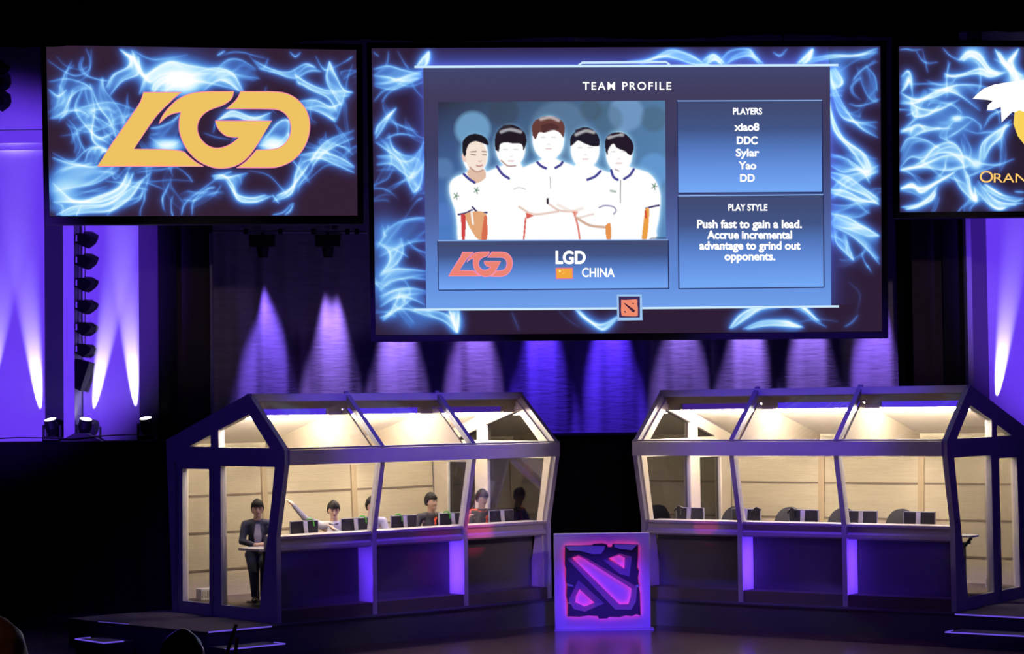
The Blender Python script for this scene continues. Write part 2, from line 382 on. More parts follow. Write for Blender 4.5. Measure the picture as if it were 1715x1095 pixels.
# ---------------------------------------------------------------- screens
class Screen:
    def __init__(s, px, py, depth, yaw):
        s.P = at(px, py, depth); s.n = Vector((math.sin(yaw), -math.cos(yaw), 0)); s.yaw = yaw
    def grid(s, X, Y, off=0.0):
        r = rays(X, Y); n = np.array(s.n); P = np.array(s.P) + n * off; o = np.array([0, 0, CZ])
        t = ((P - o) @ n) / (r @ n); return o + r * t[..., None]
    def pt(s, x, y, off=0.0): return Vector(s.grid(np.array(float(x)), np.array(float(y)), off))
    def fn(s, off): return lambda x, y: s.pt(x, y, off)
def gridmesh(name, scr, X, Y, col, off, parent):
    P = scr.grid(X, Y, off).reshape(-1, 3); h, w = X.shape
    iv = np.array(wm(parent).inverted()); P = P @ iv[:3, :3].T + iv[:3, 3]
    me = bpy.data.meshes.new(name); me.vertices.add(h * w); me.vertices.foreach_set('co', P.astype(np.float32).ravel())
    i = np.arange(h * w).reshape(h, w); q = np.stack([i[:-1, :-1], i[1:, :-1], i[1:, 1:], i[:-1, 1:]], -1).reshape(-1, 4)
    me.loops.add(q.size); me.loops.foreach_set('vertex_index', q.ravel().astype(np.int32))
    me.polygons.add(len(q)); me.polygons.foreach_set('loop_start', np.arange(0, q.size, 4, dtype=np.int32))
    me.polygons.foreach_set('loop_total', np.full(len(q), 4, dtype=np.int32))
    me.update(calc_edges=True)
    a = me.color_attributes.new('Col', 'FLOAT_COLOR', 'POINT')
    a.data.foreach_set('color', np.concatenate([col.reshape(-1, 3), np.ones((h * w, 1))], 1).astype(np.float32).ravel())
    me.materials.append(M['picture']); o = bpy.data.objects.new(name, me); COL.objects.link(o); o.parent = parent; return o
M['boxhi'] = emat('box_top_light', lin(140, 180, 240), 1); M['boxbd'] = emat('box_border', lin(38, 44, 92), 1)
M['picture'] = vmat('projected_picture')
def s2l(c):
    c = np.asarray(c, float) / 255; return np.where(c <= .04045, c / 12.92, ((c + .055) / 1.055) ** 2.4)
def blur(a, s):
    if s <= 0: return a
    r = int(3 * s + 1); k = np.exp(-np.arange(-r, r + 1) ** 2 / (2 * s * s)); k /= k.sum()
    for ax in (0, 1):
        n = a.shape[ax]; pad = [(0, 0)] * a.ndim; pad[ax] = (r, r); b = np.pad(a, pad, mode='edge')
        out = np.zeros_like(a)
        for i, w in enumerate(k):
            sl = [slice(None)] * a.ndim; sl[ax] = slice(i, i + n); out += w * b[tuple(sl)]
        a = out
    return a
def spline(pts, n):
    P = np.array(pts, float)
    if len(P) < 3: t = np.linspace(0, 1, n)[:, None]; return P[0] * (1 - t) + P[-1] * t
    P = np.vstack([2 * P[0] - P[1], P, 2 * P[-1] - P[-2]]); m = len(P) - 3
    t = np.linspace(0, m - 1e-6, n); i = t.astype(int); f = (t - i)[:, None]
    a, b, c, d = P[i], P[i + 1], P[i + 2], P[i + 3]
    return .5 * (2 * b + (c - a) * f + (2 * a - 5 * b + 4 * c - d) * f ** 2 + (3 * b - a - 3 * c + d) * f ** 3)
class Smoke:
    def __init__(s, x0, x1, y0, y1, step, seed=1):
        s.x0, s.y0, s.st = x0, y0, step; s.w = int((x1 - x0) / step) + 1; s.h = int((y1 - y0) / step) + 1
        s.core = np.zeros((s.h, s.w)); s.soft = np.zeros((s.h, s.w)); s.blobs = np.zeros((s.h, s.w)); s.r = np.random.RandomState(seed)
    def splat(s, P, v, buf):
        x = (P[:, 0] - s.x0) / s.st; y = (P[:, 1] - s.y0) / s.st
        k = (x >= 0) & (x < s.w - 1) & (y >= 0) & (y < s.h - 1); x, y, v = x[k], y[k], (v[k] if np.ndim(v) else np.full(k.sum(), v))
        i, j = x.astype(int), y.astype(int); fx, fy = x - i, y - j
        for di, dj, wt in ((0, 0, (1 - fx) * (1 - fy)), (1, 0, fx * (1 - fy)), (0, 1, (1 - fx) * fy), (1, 1, fx * fy)):
            np.add.at(buf, (j + dj, i + di), v * wt)
    def line(s, A, I=1.0):
        n = int(np.abs(np.diff(np.array(A, float), axis=0)).sum() / s.st * 1.2) + 8
        P = spline(A, n); t = np.linspace(0, 1, n); v = I * (.35 + .65 * np.sin(math.pi * t) ** .6)
        s.splat(P, v * .62, s.core); s.splat(P, v * .9, s.soft)
    def sheet(s, A, B, I=1.0, n=46, a=1.0, b=.6):
        m = max(60, int(max(np.abs(np.diff(np.array(Q, float), axis=0)).sum() for Q in (A, B)) / s.st))
        PA, PB = spline(A, m), spline(B, m); t = np.linspace(0, 1, m)
        end = np.clip(np.sin(math.pi * np.clip(t * 1.0, 0, 1)), 0, 1) ** .5
        ph = s.r.uniform(0, 6.28, 4)
        for i in range(n):
            k = (i / (n - 1)); kk = .5 - .5 * math.cos(math.pi * k)
            wob = .10 * np.sin(t * 7 + ph[0] + kk * 5) * math.sin(math.pi * kk) + .05 * np.sin(t * 17 + ph[1] + 9 * kk) * math.sin(math.pi * kk)
            K = np.clip(kk + wob, 0, 1)[:, None]
            P = PA * (1 - K) + PB * K
            s.splat(P, I * end * (.10 + .12 * abs(math.sin(k * 9 + ph[2]))), s.core)
        s.line(A, I * a); s.line(B, I * b)
    def blob(s, x, y, sg, I, sy=None):
        sy = sy or sg; Y, X = np.mgrid[0:s.h, 0:s.w]; X = X * s.st + s.x0; Y = Y * s.st + s.y0
        s.blobs += I * np.exp(-((X - x) ** 2 / (2 * sg * sg) + (Y - y) ** 2 / (2 * sy * sy)))
    def wisps(s, n, box, I, ln=60):
        for _ in range(n):
            x, y = s.r.uniform(box[0], box[1]), s.r.uniform(box[2], box[3]); a = s.r.uniform(0, 6.28); A = []; B = []
            da = s.r.uniform(-.5, .5); w = s.r.uniform(-14, 14)
            for k in range(5):
                A.append((x, y)); B.append((x + w * math.sin(k * .8) - 4, y + w * math.cos(k * .7)))
                a += da + s.r.uniform(-.35, .35); st = ln / 4 * s.r.uniform(.7, 1.3); x += math.cos(a) * st; y += math.sin(a) * st * .8
            s.sheet(A, B, I * s.r.uniform(.5, 1), n=16, a=.9, b=.3)
    def color(s, base=(50, 32, 52), gain=1.0):
        k = 1 / s.st
        I = (blur(s.core, .5 * k) * 1.45 + blur(s.core, 2.2 * k) * 1.5 + blur(s.soft, 2.6 * k) * 1.3 * k + blur(s.core, 8 * k) * 2.2) * gain * (.62 if s.st > 1.2 else 1.0) + s.blobs
        st = np.array([0, .12, .35, .7, 1.15, 1.8, 3.2])
        cs = s2l([base, (58, 60, 112), (72, 114, 196), (108, 170, 238), (156, 212, 250), (212, 244, 255), (255, 255, 255)])
        I = np.clip(I, 0, 3.2); out = np.stack([np.interp(I, st, cs[:, c]) for c in range(3)], -1)
        return out
    def XY(s):
        Y, X = np.mgrid[0:s.h, 0:s.w]; return X * s.st + s.x0, Y * s.st + s.y0
def conv(ox, oy, sc): return lambda L_: [(ox + a / sc, oy + b / sc) for a, b in L_]

LOGO_L = [(362,113),(650,113),(600,150),(560,190),(500,245),(440,312),(290,538),(655,543),(700,590),(760,640),(815,668),(15,668),(120,505),(250,320),(325,210),(348,170)]
LOGO_G = [(478,350),(500,300),(530,255),(570,212),(620,165),(700,125),(800,107),(1045,106),(1035,150),(1010,180),(960,212),(900,230),(850,250),(800,290),(773,340),(767,395),(785,450),(825,497),(870,525),(920,533),(980,522),(1040,490),(1082,452),(1000,447),(960,425),(920,380),(903,327),(1330,328),(1190,555),(1130,620),(1080,655),(1020,677),(950,685),(880,677),(800,645),(740,600),(680,530),(645,450),(630,390),(633,310),(645,262),(590,270),(540,292),(505,325)]
LOGO_D = [(1095,106),(1370,107),(1450,122),(1520,160),(1580,225),(1610,290),(1620,370),(1608,450),(1575,530),(1520,600),(1450,650),(1370,675),(1330,679),(1065,678),(1130,640),(1190,575),(1215,545),(1330,543),(1395,528),(1445,485),(1475,420),(1475,350),(1455,300),(1420,262),(1380,243),(1330,237),(985,236),(1045,190),(1078,150)]
def smooth_poly(P, it=1):
    for _ in range(it):
        Q = []
        n = len(P)
        for i in range(n):
            a, b, c = Vector(P[i - 1]), Vector(P[i]), Vector(P[(i + 1) % n])
            ang = (b - a).angle(c - b) if (b - a).length and (c - b).length else 0
            if .08 < ang < .8: Q += [tuple(b + (a - b) * .25), tuple(b + (c - b) * .25)]
            else: Q.append(tuple(b))
        P = Q
    return P
def ribbon(mb, P, w, fn, closed=True):
    n = len(P); V = [Vector(p) for p in P]; R = []
    for i in range(n):
        a = V[i - 1] if (closed or i) else V[i]; c = V[(i + 1) % n] if (closed or i < n - 1) else V[i]
        d = (c - a).normalized(); nn = Vector((-d.y, d.x)) * w
        R.append((mb.bm.verts.new(fn(*(V[i] + nn))), mb.bm.verts.new(fn(*(V[i] - nn)))))
    for i in range(n if closed else n - 1):
        a, b = R[i], R[(i + 1) % n]; mb.bm.faces.new([a[0], b[0], b[1], a[1]])
def team_logo(scr, x0, y0, x1, y1, off, fill, edge, ew, parent, name='team_logo'):
    f = lambda P: smooth_poly([(x0 + (a - 15) / 1605 * (x1 - x0), y0 + (b - 106) / 573 * (y1 - y0)) for a, b in P], 2)
    m = MB(); g = MB()
    for P in (LOGO_L, LOGO_G, LOGO_D):
        Q = f(P); m.flat([Q], scr.fn(off)); ribbon(g, Q, ew, scr.fn(off + .004))
    o = m.build(name, fill, parent, world=True); g.build('logo_outline', edge, o, world=True)
def frame_mesh(scr, c, bw_, depth, parent, name='screen_frame'):
    # c: corners tl,tr,br,bl (pixels) of the lit area; bw_: border widths l,t,r,b in pixels
    l, t, r, b = bw_
    out = [(c[0][0] - l, c[0][1] - t), (c[1][0] + r, c[1][1] - t), (c[2][0] + r, c[2][1] + b), (c[3][0] - l, c[3][1] + b)]
    m = MB(); A = [scr.pt(x, y, .05) for x, y in out]; B = [scr.pt(x, y, .05) for x, y in c]
    n = scr.n; bk = [p - n * depth for p in A]
    V = [m.bm.verts.new(p) for p in A + B + bk]; inn = [m.bm.verts.new(p - n * .06) for p in B]
    for i in range(4):
        j = (i + 1) % 4
        m.bm.faces.new([V[i], V[j], V[4 + j], V[4 + i]]); m.bm.faces.new([V[i], V[8 + i], V[8 + j], V[j]]); m.bm.faces.new([V[4 + i], V[4 + j], inn[j], inn[i]])
    m.bm.faces.new([V[8], V[9], V[10], V[11]])
    m.build(name, M['black'], parent, world=True)
    for k in (.2, .8):
        p = scr.pt(out[0][0] * (1 - k) + out[1][0] * k, out[0][1] * (1 - k) + out[1][1] * k, -.1); MB().tube(p - Vector((0, 0, .1)), (p.x, p.y, 14.0), .015, n=6).build('hanging_cable', M['dark'], parent, world=True)
_cap = [None]
def text(scr, body, x0, x1, yb, cap, mt, parent, off=.02, bold=.02, spacing=1.0, name='caption', align=None):
    cu = bpy.data.curves.new(name, 'FONT'); cu.body = body; cu.size = 1; cu.space_character = spacing; cu.offset = 0
    o = bpy.data.objects.new(name, cu); COL.objects.link(o)
    if _cap[0] is None:
        c2 = bpy.data.curves.new('h', 'FONT'); c2.body = 'H'; c2.size = 1; t = bpy.data.objects.new('h', c2); COL.objects.link(t)
        bpy.context.view_layer.update(); _cap[0] = max(v[1] for v in t.bound_box); bpy.data.objects.remove(t)
    bpy.context.view_layer.update()
    bx = [v[0] for v in o.bound_box]; wdt = max(bx) - min(bx)
    cu.offset = min(bold, .022); bpy.context.view_layer.update()
    dg = bpy.context.evaluated_depsgraph_get(); me = bpy.data.meshes.new_from_object(o.evaluated_get(dg)); bpy.data.objects.remove(o)
    bm = bmesh.new(); ex_ = max(0, bold - .022); me0 = me
    for dx, dy in ((0, 0), (ex_, 0), (-ex_, 0), (0, ex_), (0, -ex_)) if ex_ else ((0, 0),):
        n0 = len(bm.verts); bm.from_mesh(me0); bm.verts.ensure_lookup_table()
        for v in bm.verts[n0:]: v.co.x += dx; v.co.y += dy
    p0, p1 = scr.pt(x0, yb, off), scr.pt(x1, yb, off); up = scr.pt(x0, yb - cap, off) - p0
    ex = (p1 - p0); sx = ex.length / wdt; sy = up.length / _cap[0]; ex.normalize(); ez = scr.n.copy(); ey = ez.cross(ex)
    mtx = Matrix(((ex.x * sx, ey.x * sy, ez.x, p0.x), (ex.y * sx, ey.y * sy, ez.y, p0.y), (ex.z * sx, ey.z * sy, ez.z, p0.z), (0, 0, 0, 1)))
    mtx = wm(parent).inverted() @ mtx @ Matrix.Translation((-min(bx), 0, 0))
    bm.transform(mtx); me = bpy.data.meshes.new(name); bm.to_mesh(me); bm.free(); me.materials.append(mt)
    o = bpy.data.objects.new(name, me); COL.objects.link(o); o.parent = parent
    return o

def left_screen():
    S = Screen(340, 220, 38.6, math.radians(9)); c = [(77, 75), (597, 83), (599, 362), (83, 363)]
    root = empty('projection_screen', S.pt(340, 362), 0, 'left projection screen showing a big orange LGD logo over blue smoke', 'screen', 'screens over the stage')
    frame_mesh(S, c, (9, 9, 10, 13), .25, root)
    K = Smoke(75, 601, 73, 365, 1.15, 3); cv = conv(0, 40, 2.766)
    def s(A, B, I=1, **k): K.sheet(cv(A), cv(B), I, **k)
    def l(A, I=1): K.line(cv(A), I)
    l([(215,165),(290,215),(350,235),(410,200),(420,110)], .7); l([(255,145),(300,190),(370,205),(400,190)], .35); l([(395,105),(412,160),(400,230),(340,270)], .5)
    s([(215,265),(300,250),(380,270),(420,300)], [(215,440),(280,410),(310,350),(330,300)], .65)
    s([(215,300),(260,330),(300,300)], [(225,440),(290,420),(320,340)], .6)
    s([(410,270),(430,400),(415,530),(480,590)], [(375,290),(340,400),(440,520),(520,500)], .7)
    s([(410,275),(450,380),(500,450),(540,560)], [(470,240),(480,300),(560,420),(560,560)], .6)
    s([(330,400),(420,370),(520,360),(640,400)], [(300,470),(400,500),(500,470),(620,440)], .45)
    s([(485,290),(520,230),(590,190),(600,150),(550,105)], [(500,330),(560,260),(640,220),(620,150),(575,130)], .9)
    s([(610,110),(625,170),(660,230),(720,200),(790,165),(850,190)], [(640,140),(650,200),(690,260),(740,230),(800,220),(860,260)], 1.0)
    l([(870,130),(760,150),(690,150),(620,115)], .8); l([(560,105),(600,150),(610,200)], .9)
    s([(640,320),(680,230),(780,165),(880,180),(1000,200),(1190,245)], [(700,320),(760,260),(860,260),(950,260),(1130,300)], .9)
    s([(900,215),(1000,190),(1080,215),(1130,300)], [(940,300),(1010,250),(1060,260),(1110,300)], .9)
    s([(700,300),(720,260),(780,230),(850,210)], [(760,310),(800,280),(850,260),(880,240)], 1)
    K.blob(307, 132, 17, 3.2, 12); K.blob(300, 120, 36, .55, 22); K.blob(458, 241, 13, 2.2, 9); K.blob(278, 243, 15, 2.0, 7)
    s([(1010,190),(1060,150),(1120,150),(1190,190)], [(1000,240),(1080,220),(1150,230),(1210,240)], .45); l([(1010,130),(1045,108)], 1.2); l([(1350,108),(1375,130),(1400,110)], 1)
    l([(1160,130),(1220,190),(1250,140)], .6); s([(1180,150),(1260,190),(1340,205),(1420,165),(1470,180)], [(1200,190),(1280,210),(1370,235),(1440,200),(1500,200)], .55)
    l([(1470,125),(1500,180),(1530,190),(1610,150),(1645,125)], .8); s([(1535,150),(1560,210),(1600,285),(1645,300)], [(1535,150),(1520,240),(1560,320),(1590,365)], .9)
    s([(1370,215),(1430,255),(1520,290),(1610,292)], [(1380,250),(1450,290),(1530,330),(1570,400)], .7); l([(1370,190),(1385,250),(1400,265)], .8)
    s([(1390,345),(1470,340),(1540,370),(1590,350)], [(1390,375),(1470,390),(1530,420),(1562,443)], 1.0)
    l([(1610,290),(1590,360),(1562,443)], .9); l([(1645,160),(1620,230),(1610,290)], .5)
    s([(1440,640),(1470,590),(1530,530),(1650,480)], [(1450,660),(1500,600),(1560,560),(1650,520)], .6); s([(1400,600),(1500,590),(1590,620),(1650,660)], [(1400,640),(1480,620),(1560,650),(1650,690)], .7)
    s([(1280,800),(1340,770),(1400,700),(1440,640)], [(1260,830),(1350,790),(1370,700),(1400,610)], .8); l([(1280,800),(1420,730),(1530,650),(1650,690)], .4)
    l([(1360,835),(1345,870),(1320,892)], 1.4); l([(1355,835),(1310,880),(1260,892)], 1.0)
    s([(1070,740),(1100,820),(1180,830),(1260,800)], [(1040,720),(1090,790),(1160,810),(1230,795)], .8); l([(1260,795),(1290,835)], 1.2); l([(1150,680),(1240,700),(1300,760),(1340,805)], .6)
    s([(975,705),(1030,703),(1070,745),(1090,790)], [(985,720),(1040,715),(1100,700),(1150,690)], .8)
    l([(830,892),(850,835),(930,770),(1020,705),(1070,685)], .9); l([(880,892),(890,825),(950,770),(990,760)], 1.2); l([(840,820),(900,820),(960,770)], .8)
    s([(225,620),(320,650),(430,662),(560,625)], [(225,780),(330,760),(430,740),(540,680)], .75, n=60)
    s([(225,740),(330,825),(450,800),(540,760),(580,690)], [(225,830),(330,830),(450,830),(560,780),(610,690)], 1.1, n=50)
    s([(240,890),(330,850),(470,840),(560,790),(690,690)], [(270,895),(380,880),(500,870),(590,810),(640,740)], .9)
    l([(480,892),(540,830),(640,800),(690,690)], .9); l([(230,830),(270,850),(265,895)], .9); l([(230,600),(320,640),(380,590),(440,572),(540,630)], .9)
    K.blob(98, 318, 17, .9, 14); K.blob(120, 296, 24, .5, 12); K.blob(92, 350, 14, .3, 6)
    s([(380,640),(400,590),(450,570),(530,600)], [(430,650),(460,600),(480,590),(540,630)], .5)
    l([(680,735),(780,725),(890,730)], .45); l([(700,690),(800,665),(860,700),(885,735)], .5); l([(620,690),(690,680),(780,670)], .7)
    l([(500,660),(520,720),(580,660)], .5); l([(340,500),(365,560),(380,590)], .6); l([(265,520),(330,510),(390,500)], .4)
    s([(1020,430),(1080,395),(1180,425),(1260,400)], [(1000,440),(1080,420),(1160,440),(1260,440)], .9); s([(1230,520),(1290,450),(1340,440),(1340,520)], [(1200,560),(1250,560),(1310,560),(1345,530)], .9)
    s([(690,480),(740,470),(800,440),(840,400)], [(680,520),(740,560),(790,560),(830,540)], .6); l([(940,500),(1000,520),(1060,530)], .5); l([(985,500),(1000,440)], .6)
    K.wisps(22, (85, 260, 130, 290), .42, 75); K.wisps(12, (420, 600, 90, 240), .36, 70); K.wisps(12, (80, 330, 285, 350), .34, 70); K.wisps(6, (430, 600, 240, 300), .3, 80)
    X, Y = K.XY(); gx = (X - 75) / 526; gy = (Y - 73) / 292
    X2 = 77 + gx * 520 + gy * (6 - 4 * gx); Y2 = 75 + gy * 288 + gx * (8 - 9 * gy)
    gridmesh('screen_picture', S, X2, Y2, K.color(gain=.36), 0.0, root)
    team_logo(S, 163, 153, 519.5, 281, .015, emat('logo_orange', lin(238, 196, 98), 1), emat('logo_pink_edge', lin(250, 140, 175), 1), .7, root)
left_screen()

def center_screen():
    S = Screen(1050, 320, 38.4, 0.0); c = [(622, 80), (1475, 77), (1478, 556), (629, 562)]
    root = empty('projection_screen', S.pt(1050, 560), 0, 'wide middle projection screen showing the team profile slide', 'screen', 'screens over the stage')
    frame_mesh(S, c, (8, 9, 10, 10), .3, root)
    K = Smoke(621, 1479, 76, 563, 1.5, 5)
    cv = conv(600, 50, 3.298)
    def s(A, B, I=1, **k): K.sheet(cv(A), cv(B), I, **k)
    def l(A, I=1): K.line(cv(A), I)
    s([(78,205),(160,188),(250,212),(350,235)], [(80,300),(180,320),(260,290),(355,250)], .8); s([(78,240),(160,250),(240,275),(330,260)], [(80,290),(180,280),(270,240),(355,215)], .7)
    l([(80,385),(130,330),(200,300)], .8); l([(125,390),(150,350),(200,310)], .7); l([(215,105),(250,170),(275,205)], .5); l([(150,190),(160,150),(165,105)], .7); l([(80,110),(110,135)], .5)
    s([(315,195),(350,150),(390,105)], [(360,200),(385,160),(392,110)], .7); l([(280,260),(310,320),(355,370)], .5)
    s([(82,600),(130,530),(170,460),(205,420)], [(82,570),(100,520),(150,470),(180,450)], .6)
    s([(80,610),(150,660),(220,720),(262,830),(290,895)], [(160,560),(180,640),(230,680),(330,720),(345,860)], .6)
    s([(88,740),(170,735),(230,780),(290,812),(360,730)], [(88,690),(170,690),(240,720),(300,700),(360,600)], .7); l([(88,770),(150,765),(200,770)], .5)
    s([(290,900),(330,850),(360,700)], [(260,830),(300,760),(355,600)], .6)
    cv = conv(600, 330, 3.298)
    s([(110,200),(200,140),(290,115),(368,112)], [(95,330),(180,290),(280,250),(370,240)], .7); s([(95,250),(150,300),(150,360),(100,430)], [(220,220),(230,300),(190,370),(110,420)], .7)
    s([(95,435),(170,400),(260,400),(370,412)], [(95,520),(160,470),(260,450),(370,460)], .8); s([(95,550),(180,515),(270,505),(370,525)], [(95,610),(180,560),(260,560),(350,600)], .9)
    l([(200,180),(300,30),(345,0)], .4); l([(100,250),(140,180),(150,150)], .4); s([(95,670),(150,640),(190,570),(210,520)], [(110,690),(170,640),(230,600),(280,560)], .6)
    s([(170,625),(240,620),(330,650),(450,690),(520,755)], [(330,628),(430,640),(500,680),(528,755)], .6); s([(480,628),(500,680),(520,755)], [(537,625),(535,690),(528,757)], 1.0)
    K.blob(635, 470, 22, .35, 30); K.blob(690, 540, 26, .25, 14); K.blob(638, 390, 20, .3, 25)
    s([(1180,625),(1240,680),(1330,715),(1430,665)], [(1200,625),(1270,700),(1345,745),(1425,680)], .8); l([(1330,748),(1380,705),(1430,665)], .7); l([(830,640),(870,745)], .25); l([(1085,630),(1150,690),(1210,730)], .15)
    cv = conv(1050, 50, 2.579)
    s([(0,130),(100,125),(190,82),(270,100),(330,135)], [(60,145),(150,110),(220,120),(300,146),(360,146)], .9); s([(330,130),(380,102),(430,142)], [(350,146),(385,125),(415,146)], .7)
    s([(400,140),(450,88),(530,78),(560,110),(600,146)], [(430,146),(480,120),(540,110),(580,146)], .6); l([(640,95),(670,108),(700,78)], 1.2); s([(740,146),(780,110),(812,78)], [(770,146),(800,120),(812,80)], .8)
    s([(790,140),(900,118),(1010,105),(1095,75)], [(800,120),(900,105),(1000,110),(1095,95)], .6); l([(1000,110),(1050,120),(1095,80)], .4)
    s([(885,200),(940,320),(1010,420),(1092,470)], [(885,240),(930,370),(1000,400),(1092,400)], .6); s([(882,300),(900,430),(980,530),(1060,650)], [(882,350),(940,470),(1030,540),(1060,600)], .9)
    s([(882,540),(950,560),(1020,610),(1055,672)], [(882,590),(940,620),(1000,610),(1060,620)], .7); s([(882,640),(960,690),(1030,720),(1095,765)], [(882,620),(960,640),(1040,700),(1095,740)], .9)
    s([(882,700),(950,640),(1030,620),(1095,590)], [(882,740),(960,690),(1040,640),(1095,620)], .5); s([(905,160),(940,220),(920,250)], [(885,170),(890,220),(900,260)], .7); l([(925,180),(1000,130),(1095,100)], .4)
    s([(1000,155),(1030,250),(1060,300),(1092,312)], [(1040,150),(1080,200),(1090,260)], .35); l([(1000,400),(1050,300),(1090,250)], .25)
    s([(882,800),(960,840),(1030,860),(1095,905)], [(882,850),(960,870),(1040,900),(1095,900)], .5)
    K.blob(1458, 283, 8, .8); K.blob(1405, 120, 12, .5, 16)
    cv = conv(1050, 320, 3.811)
    s([(1305,0),(1400,10),(1500,60),(1620,98)], [(1305,20),(1400,50),(1500,80),(1620,70)], .9); s([(1305,95),(1400,105),(1480,90),(1560,100)], [(1305,150),(1380,170),(1480,180),(1560,150)], .5)
    s([(1305,155),(1420,185),(1510,240),(1620,300)], [(1320,240),(1440,300),(1540,390),(1620,488)], .9, n=60); s([(1330,250),(1340,340),(1390,400),(1452,460)], [(1400,290),(1415,350),(1435,410),(1452,460)], .6)
    s([(645,897),(720,810),(830,757),(980,746)], [(660,897),(760,830),(860,770),(1000,760)], 1.0); s([(730,902),(860,850),(1000,850),(1060,870),(1125,892)], [(760,902),(880,880),(1000,880),(1100,892)], 1.0)
    l([(1000,760),(1110,780),(1200,850),(1275,892)], .8); s([(1060,750),(1130,760),(1210,850)], [(1100,750),(1150,790),(1240,860)], .6); l([(1060,868),(1200,840),(1350,855)], .4); l([(1390,892),(1440,860),(1478,812)], .6); l([(1420,600),(1490,680),(1470,800)], .18)
    K.wisps(12, (632, 705, 130, 330), .3, 60); K.wisps(12, (632, 705, 330, 540), .3, 60); K.wisps(16, (1400, 1470, 120, 440), .3, 60)
    X, Y = K.XY(); C = K.color((46, 30, 54), .4)
    # soft blue glow hugging the panel
    def glow(d): return np.exp(-np.clip(d, 0, None) / 9.0)
    dx = np.maximum(712 - X, X - 1391); dy = np.maximum(110 - Y, Y - 516); g = np.zeros_like(X)
    inx = (X > 712) & (X < 1391); g = np.where(inx & (Y < 110), np.exp(-(110 - Y) / 12) * .75, 0); iny = (Y > 110) & (Y < 516)
    g = np.maximum(g, np.where(iny & (X <= 712), np.exp(-(712 - X) / 9) * .5 * np.clip((620 - Y) / 500, 0, 1), 0))
    g = np.maximum(g, np.where(iny & (X >= 1391), np.exp(-(X - 1391) / 12) * .6 * np.clip((640 - Y) / 400, 0, 1), 0))
    C = C + g[..., None] * s2l((90, 120, 255)); C = np.minimum(C, 1.0)
    gx = (X - 621) / 858; gy = (Y - 76) / 487
    X2 = 622 + gx * 853 + gy * (7 - 4 * gx); Y2 = 80 + gy * 482 + gx * (-3 - 3 * gy)
    gridmesh('screen_picture', S, X2, Y2, C, 0.0, root)
    # slide panels with their own colour run
    def panel(name, q, stops, off, nx=2, ny=24, parent=root):
        t = np.linspace(0, 1, ny)[:, None] * np.ones((1, nx)); k = np.ones((ny, 1)) * np.linspace(0, 1, nx)[None]
        X = (q[0][0] * (1 - k) + q[1][0] * k) * (1 - t) + (q[3][0] * (1 - k) + q[2][0] * k) * t
        Y = (q[0][1] * (1 - k) + q[1][1] * k) * (1 - t) + (q[3][1] * (1 - k) + q[2][1] * k) * t
        cs = s2l([c_ for _, c_ in stops]); C = np.stack([np.interp(t, [a for a, _ in stops], cs[:, i]) for i in range(3)], -1)
        return gridmesh(name, S, X, Y, C, off, parent)
    def strip(mb, a, b, w, off): ribbon(mb, [a, b], w, S.fn(off), closed=False)
    main = panel('slide_panel', [(709, 113), (1390, 110), (1392, 514), (714, 518)], [(0, (66, 70, 112)), (.12, (66, 60, 92)), (.35, (62, 62, 100)), (.6, (78, 92, 150)), (.85, (96, 138, 215)), (1, (112, 160, 236))], .012)
    g = MB()
    el = emat('edge_light', lin(205, 235, 255), 1)
    for a, b, w in (((694, 112), (1404, 109), 2.0), ((968, 110), (975, 105), 1.5), ((974, 105), (1116, 104), 2.0), ((1116, 104), (1122, 109), 1.5)): strip(g, a, b, w, .02)
    g.build('panel_edge', el, main, world=True)
    for a, b in (((694, 518.5), (1034, 516.5)), ((1074, 516), (1405, 513))): g = MB(); strip(g, a, b, 1.8, .02); g.build('panel_edge', el, main, world=True)
    info = [(0, (66, 74, 112)), (.3, (66, 84, 134)), (.55, (86, 124, 196)), (.8, (106, 152, 232)), (1, (118, 170, 246))]
    panel('players_box', [(1135, 170), (1376, 169), (1377, 321), (1136, 322.5)], info, .02)
    panel('play_style_box', [(1136.5, 329), (1378, 327), (1379, 480), (1138, 482.5)], info, .02)
    panel('team_box', [(734, 404), (1118, 402.5), (1119, 482), (735, 485)], info, .02)
    for q in ([(1134, 169), (1377, 168), (1378, 322), (1136, 324)], [(1135.5, 328), (1379, 326), (1380, 481), (1137, 483.5)], [(733, 403), (1119, 401.5), (1120, 483), (735, 486)]):
        g = MB(); h = MB()
        for i in range(4): strip(h if i else g, q[i], q[(i + 1) % 4], .9 if i else .8, .018)
        g.build('box_highlight', M['boxhi'], main, world=True); h.build('box_border', M['boxbd'], main, world=True)
    wh = emat('text_white', (1, 1, 1), 1.1)
    T = [('TEAM PROFILE', 976, 1124, 150.5, 13, .014, 1.25), ('PLAYERS', 1228, 1276, 191.5, 10.5, .03, 1), ('xiao8', 1231, 1271, 218.5, 12, .034, 1), ('DDC', 1234.5, 1268, 241, 12, .04, 1), ('Sylar', 1233, 1271, 261.5, 12, .034, 1),
         ('Yao', 1238, 1266, 283, 12, .034, 1), ('DD', 1240, 1263.5, 304, 12, .034, 1), ('PLAY STYLE', 1220, 1285, 352.5, 10.5, .03, 1), ('Push fast to gain a lead.', 1168, 1342.5, 381.5, 13, .038, 1),
         ('Accrue incremental', 1185, 1326, 399.5, 13, .038, 1), ('advantage to grind out', 1172, 1340, 417.5, 13, .038, 1), ('opponents.', 1214, 1298, 435.5, 13, .038, 1), ('LGD', 931.5, 980, 441, 20, .04, 1), ('CHINA', 975, 1029, 463.5, 14.5, .02, 1)]
    for b, x0, x1, yb, cp, bo, sp in T: text(S, b, x0, x1, yb, cp, wh, root, .035, bo, sp)
    team_logo(S, 751, 421.5, 858.5, 463, .03, emat('logo_salmon', lin(236, 132, 118), 1), emat('logo_rose_edge', lin(250, 150, 190), 1), .55, root, 'small_team_logo')
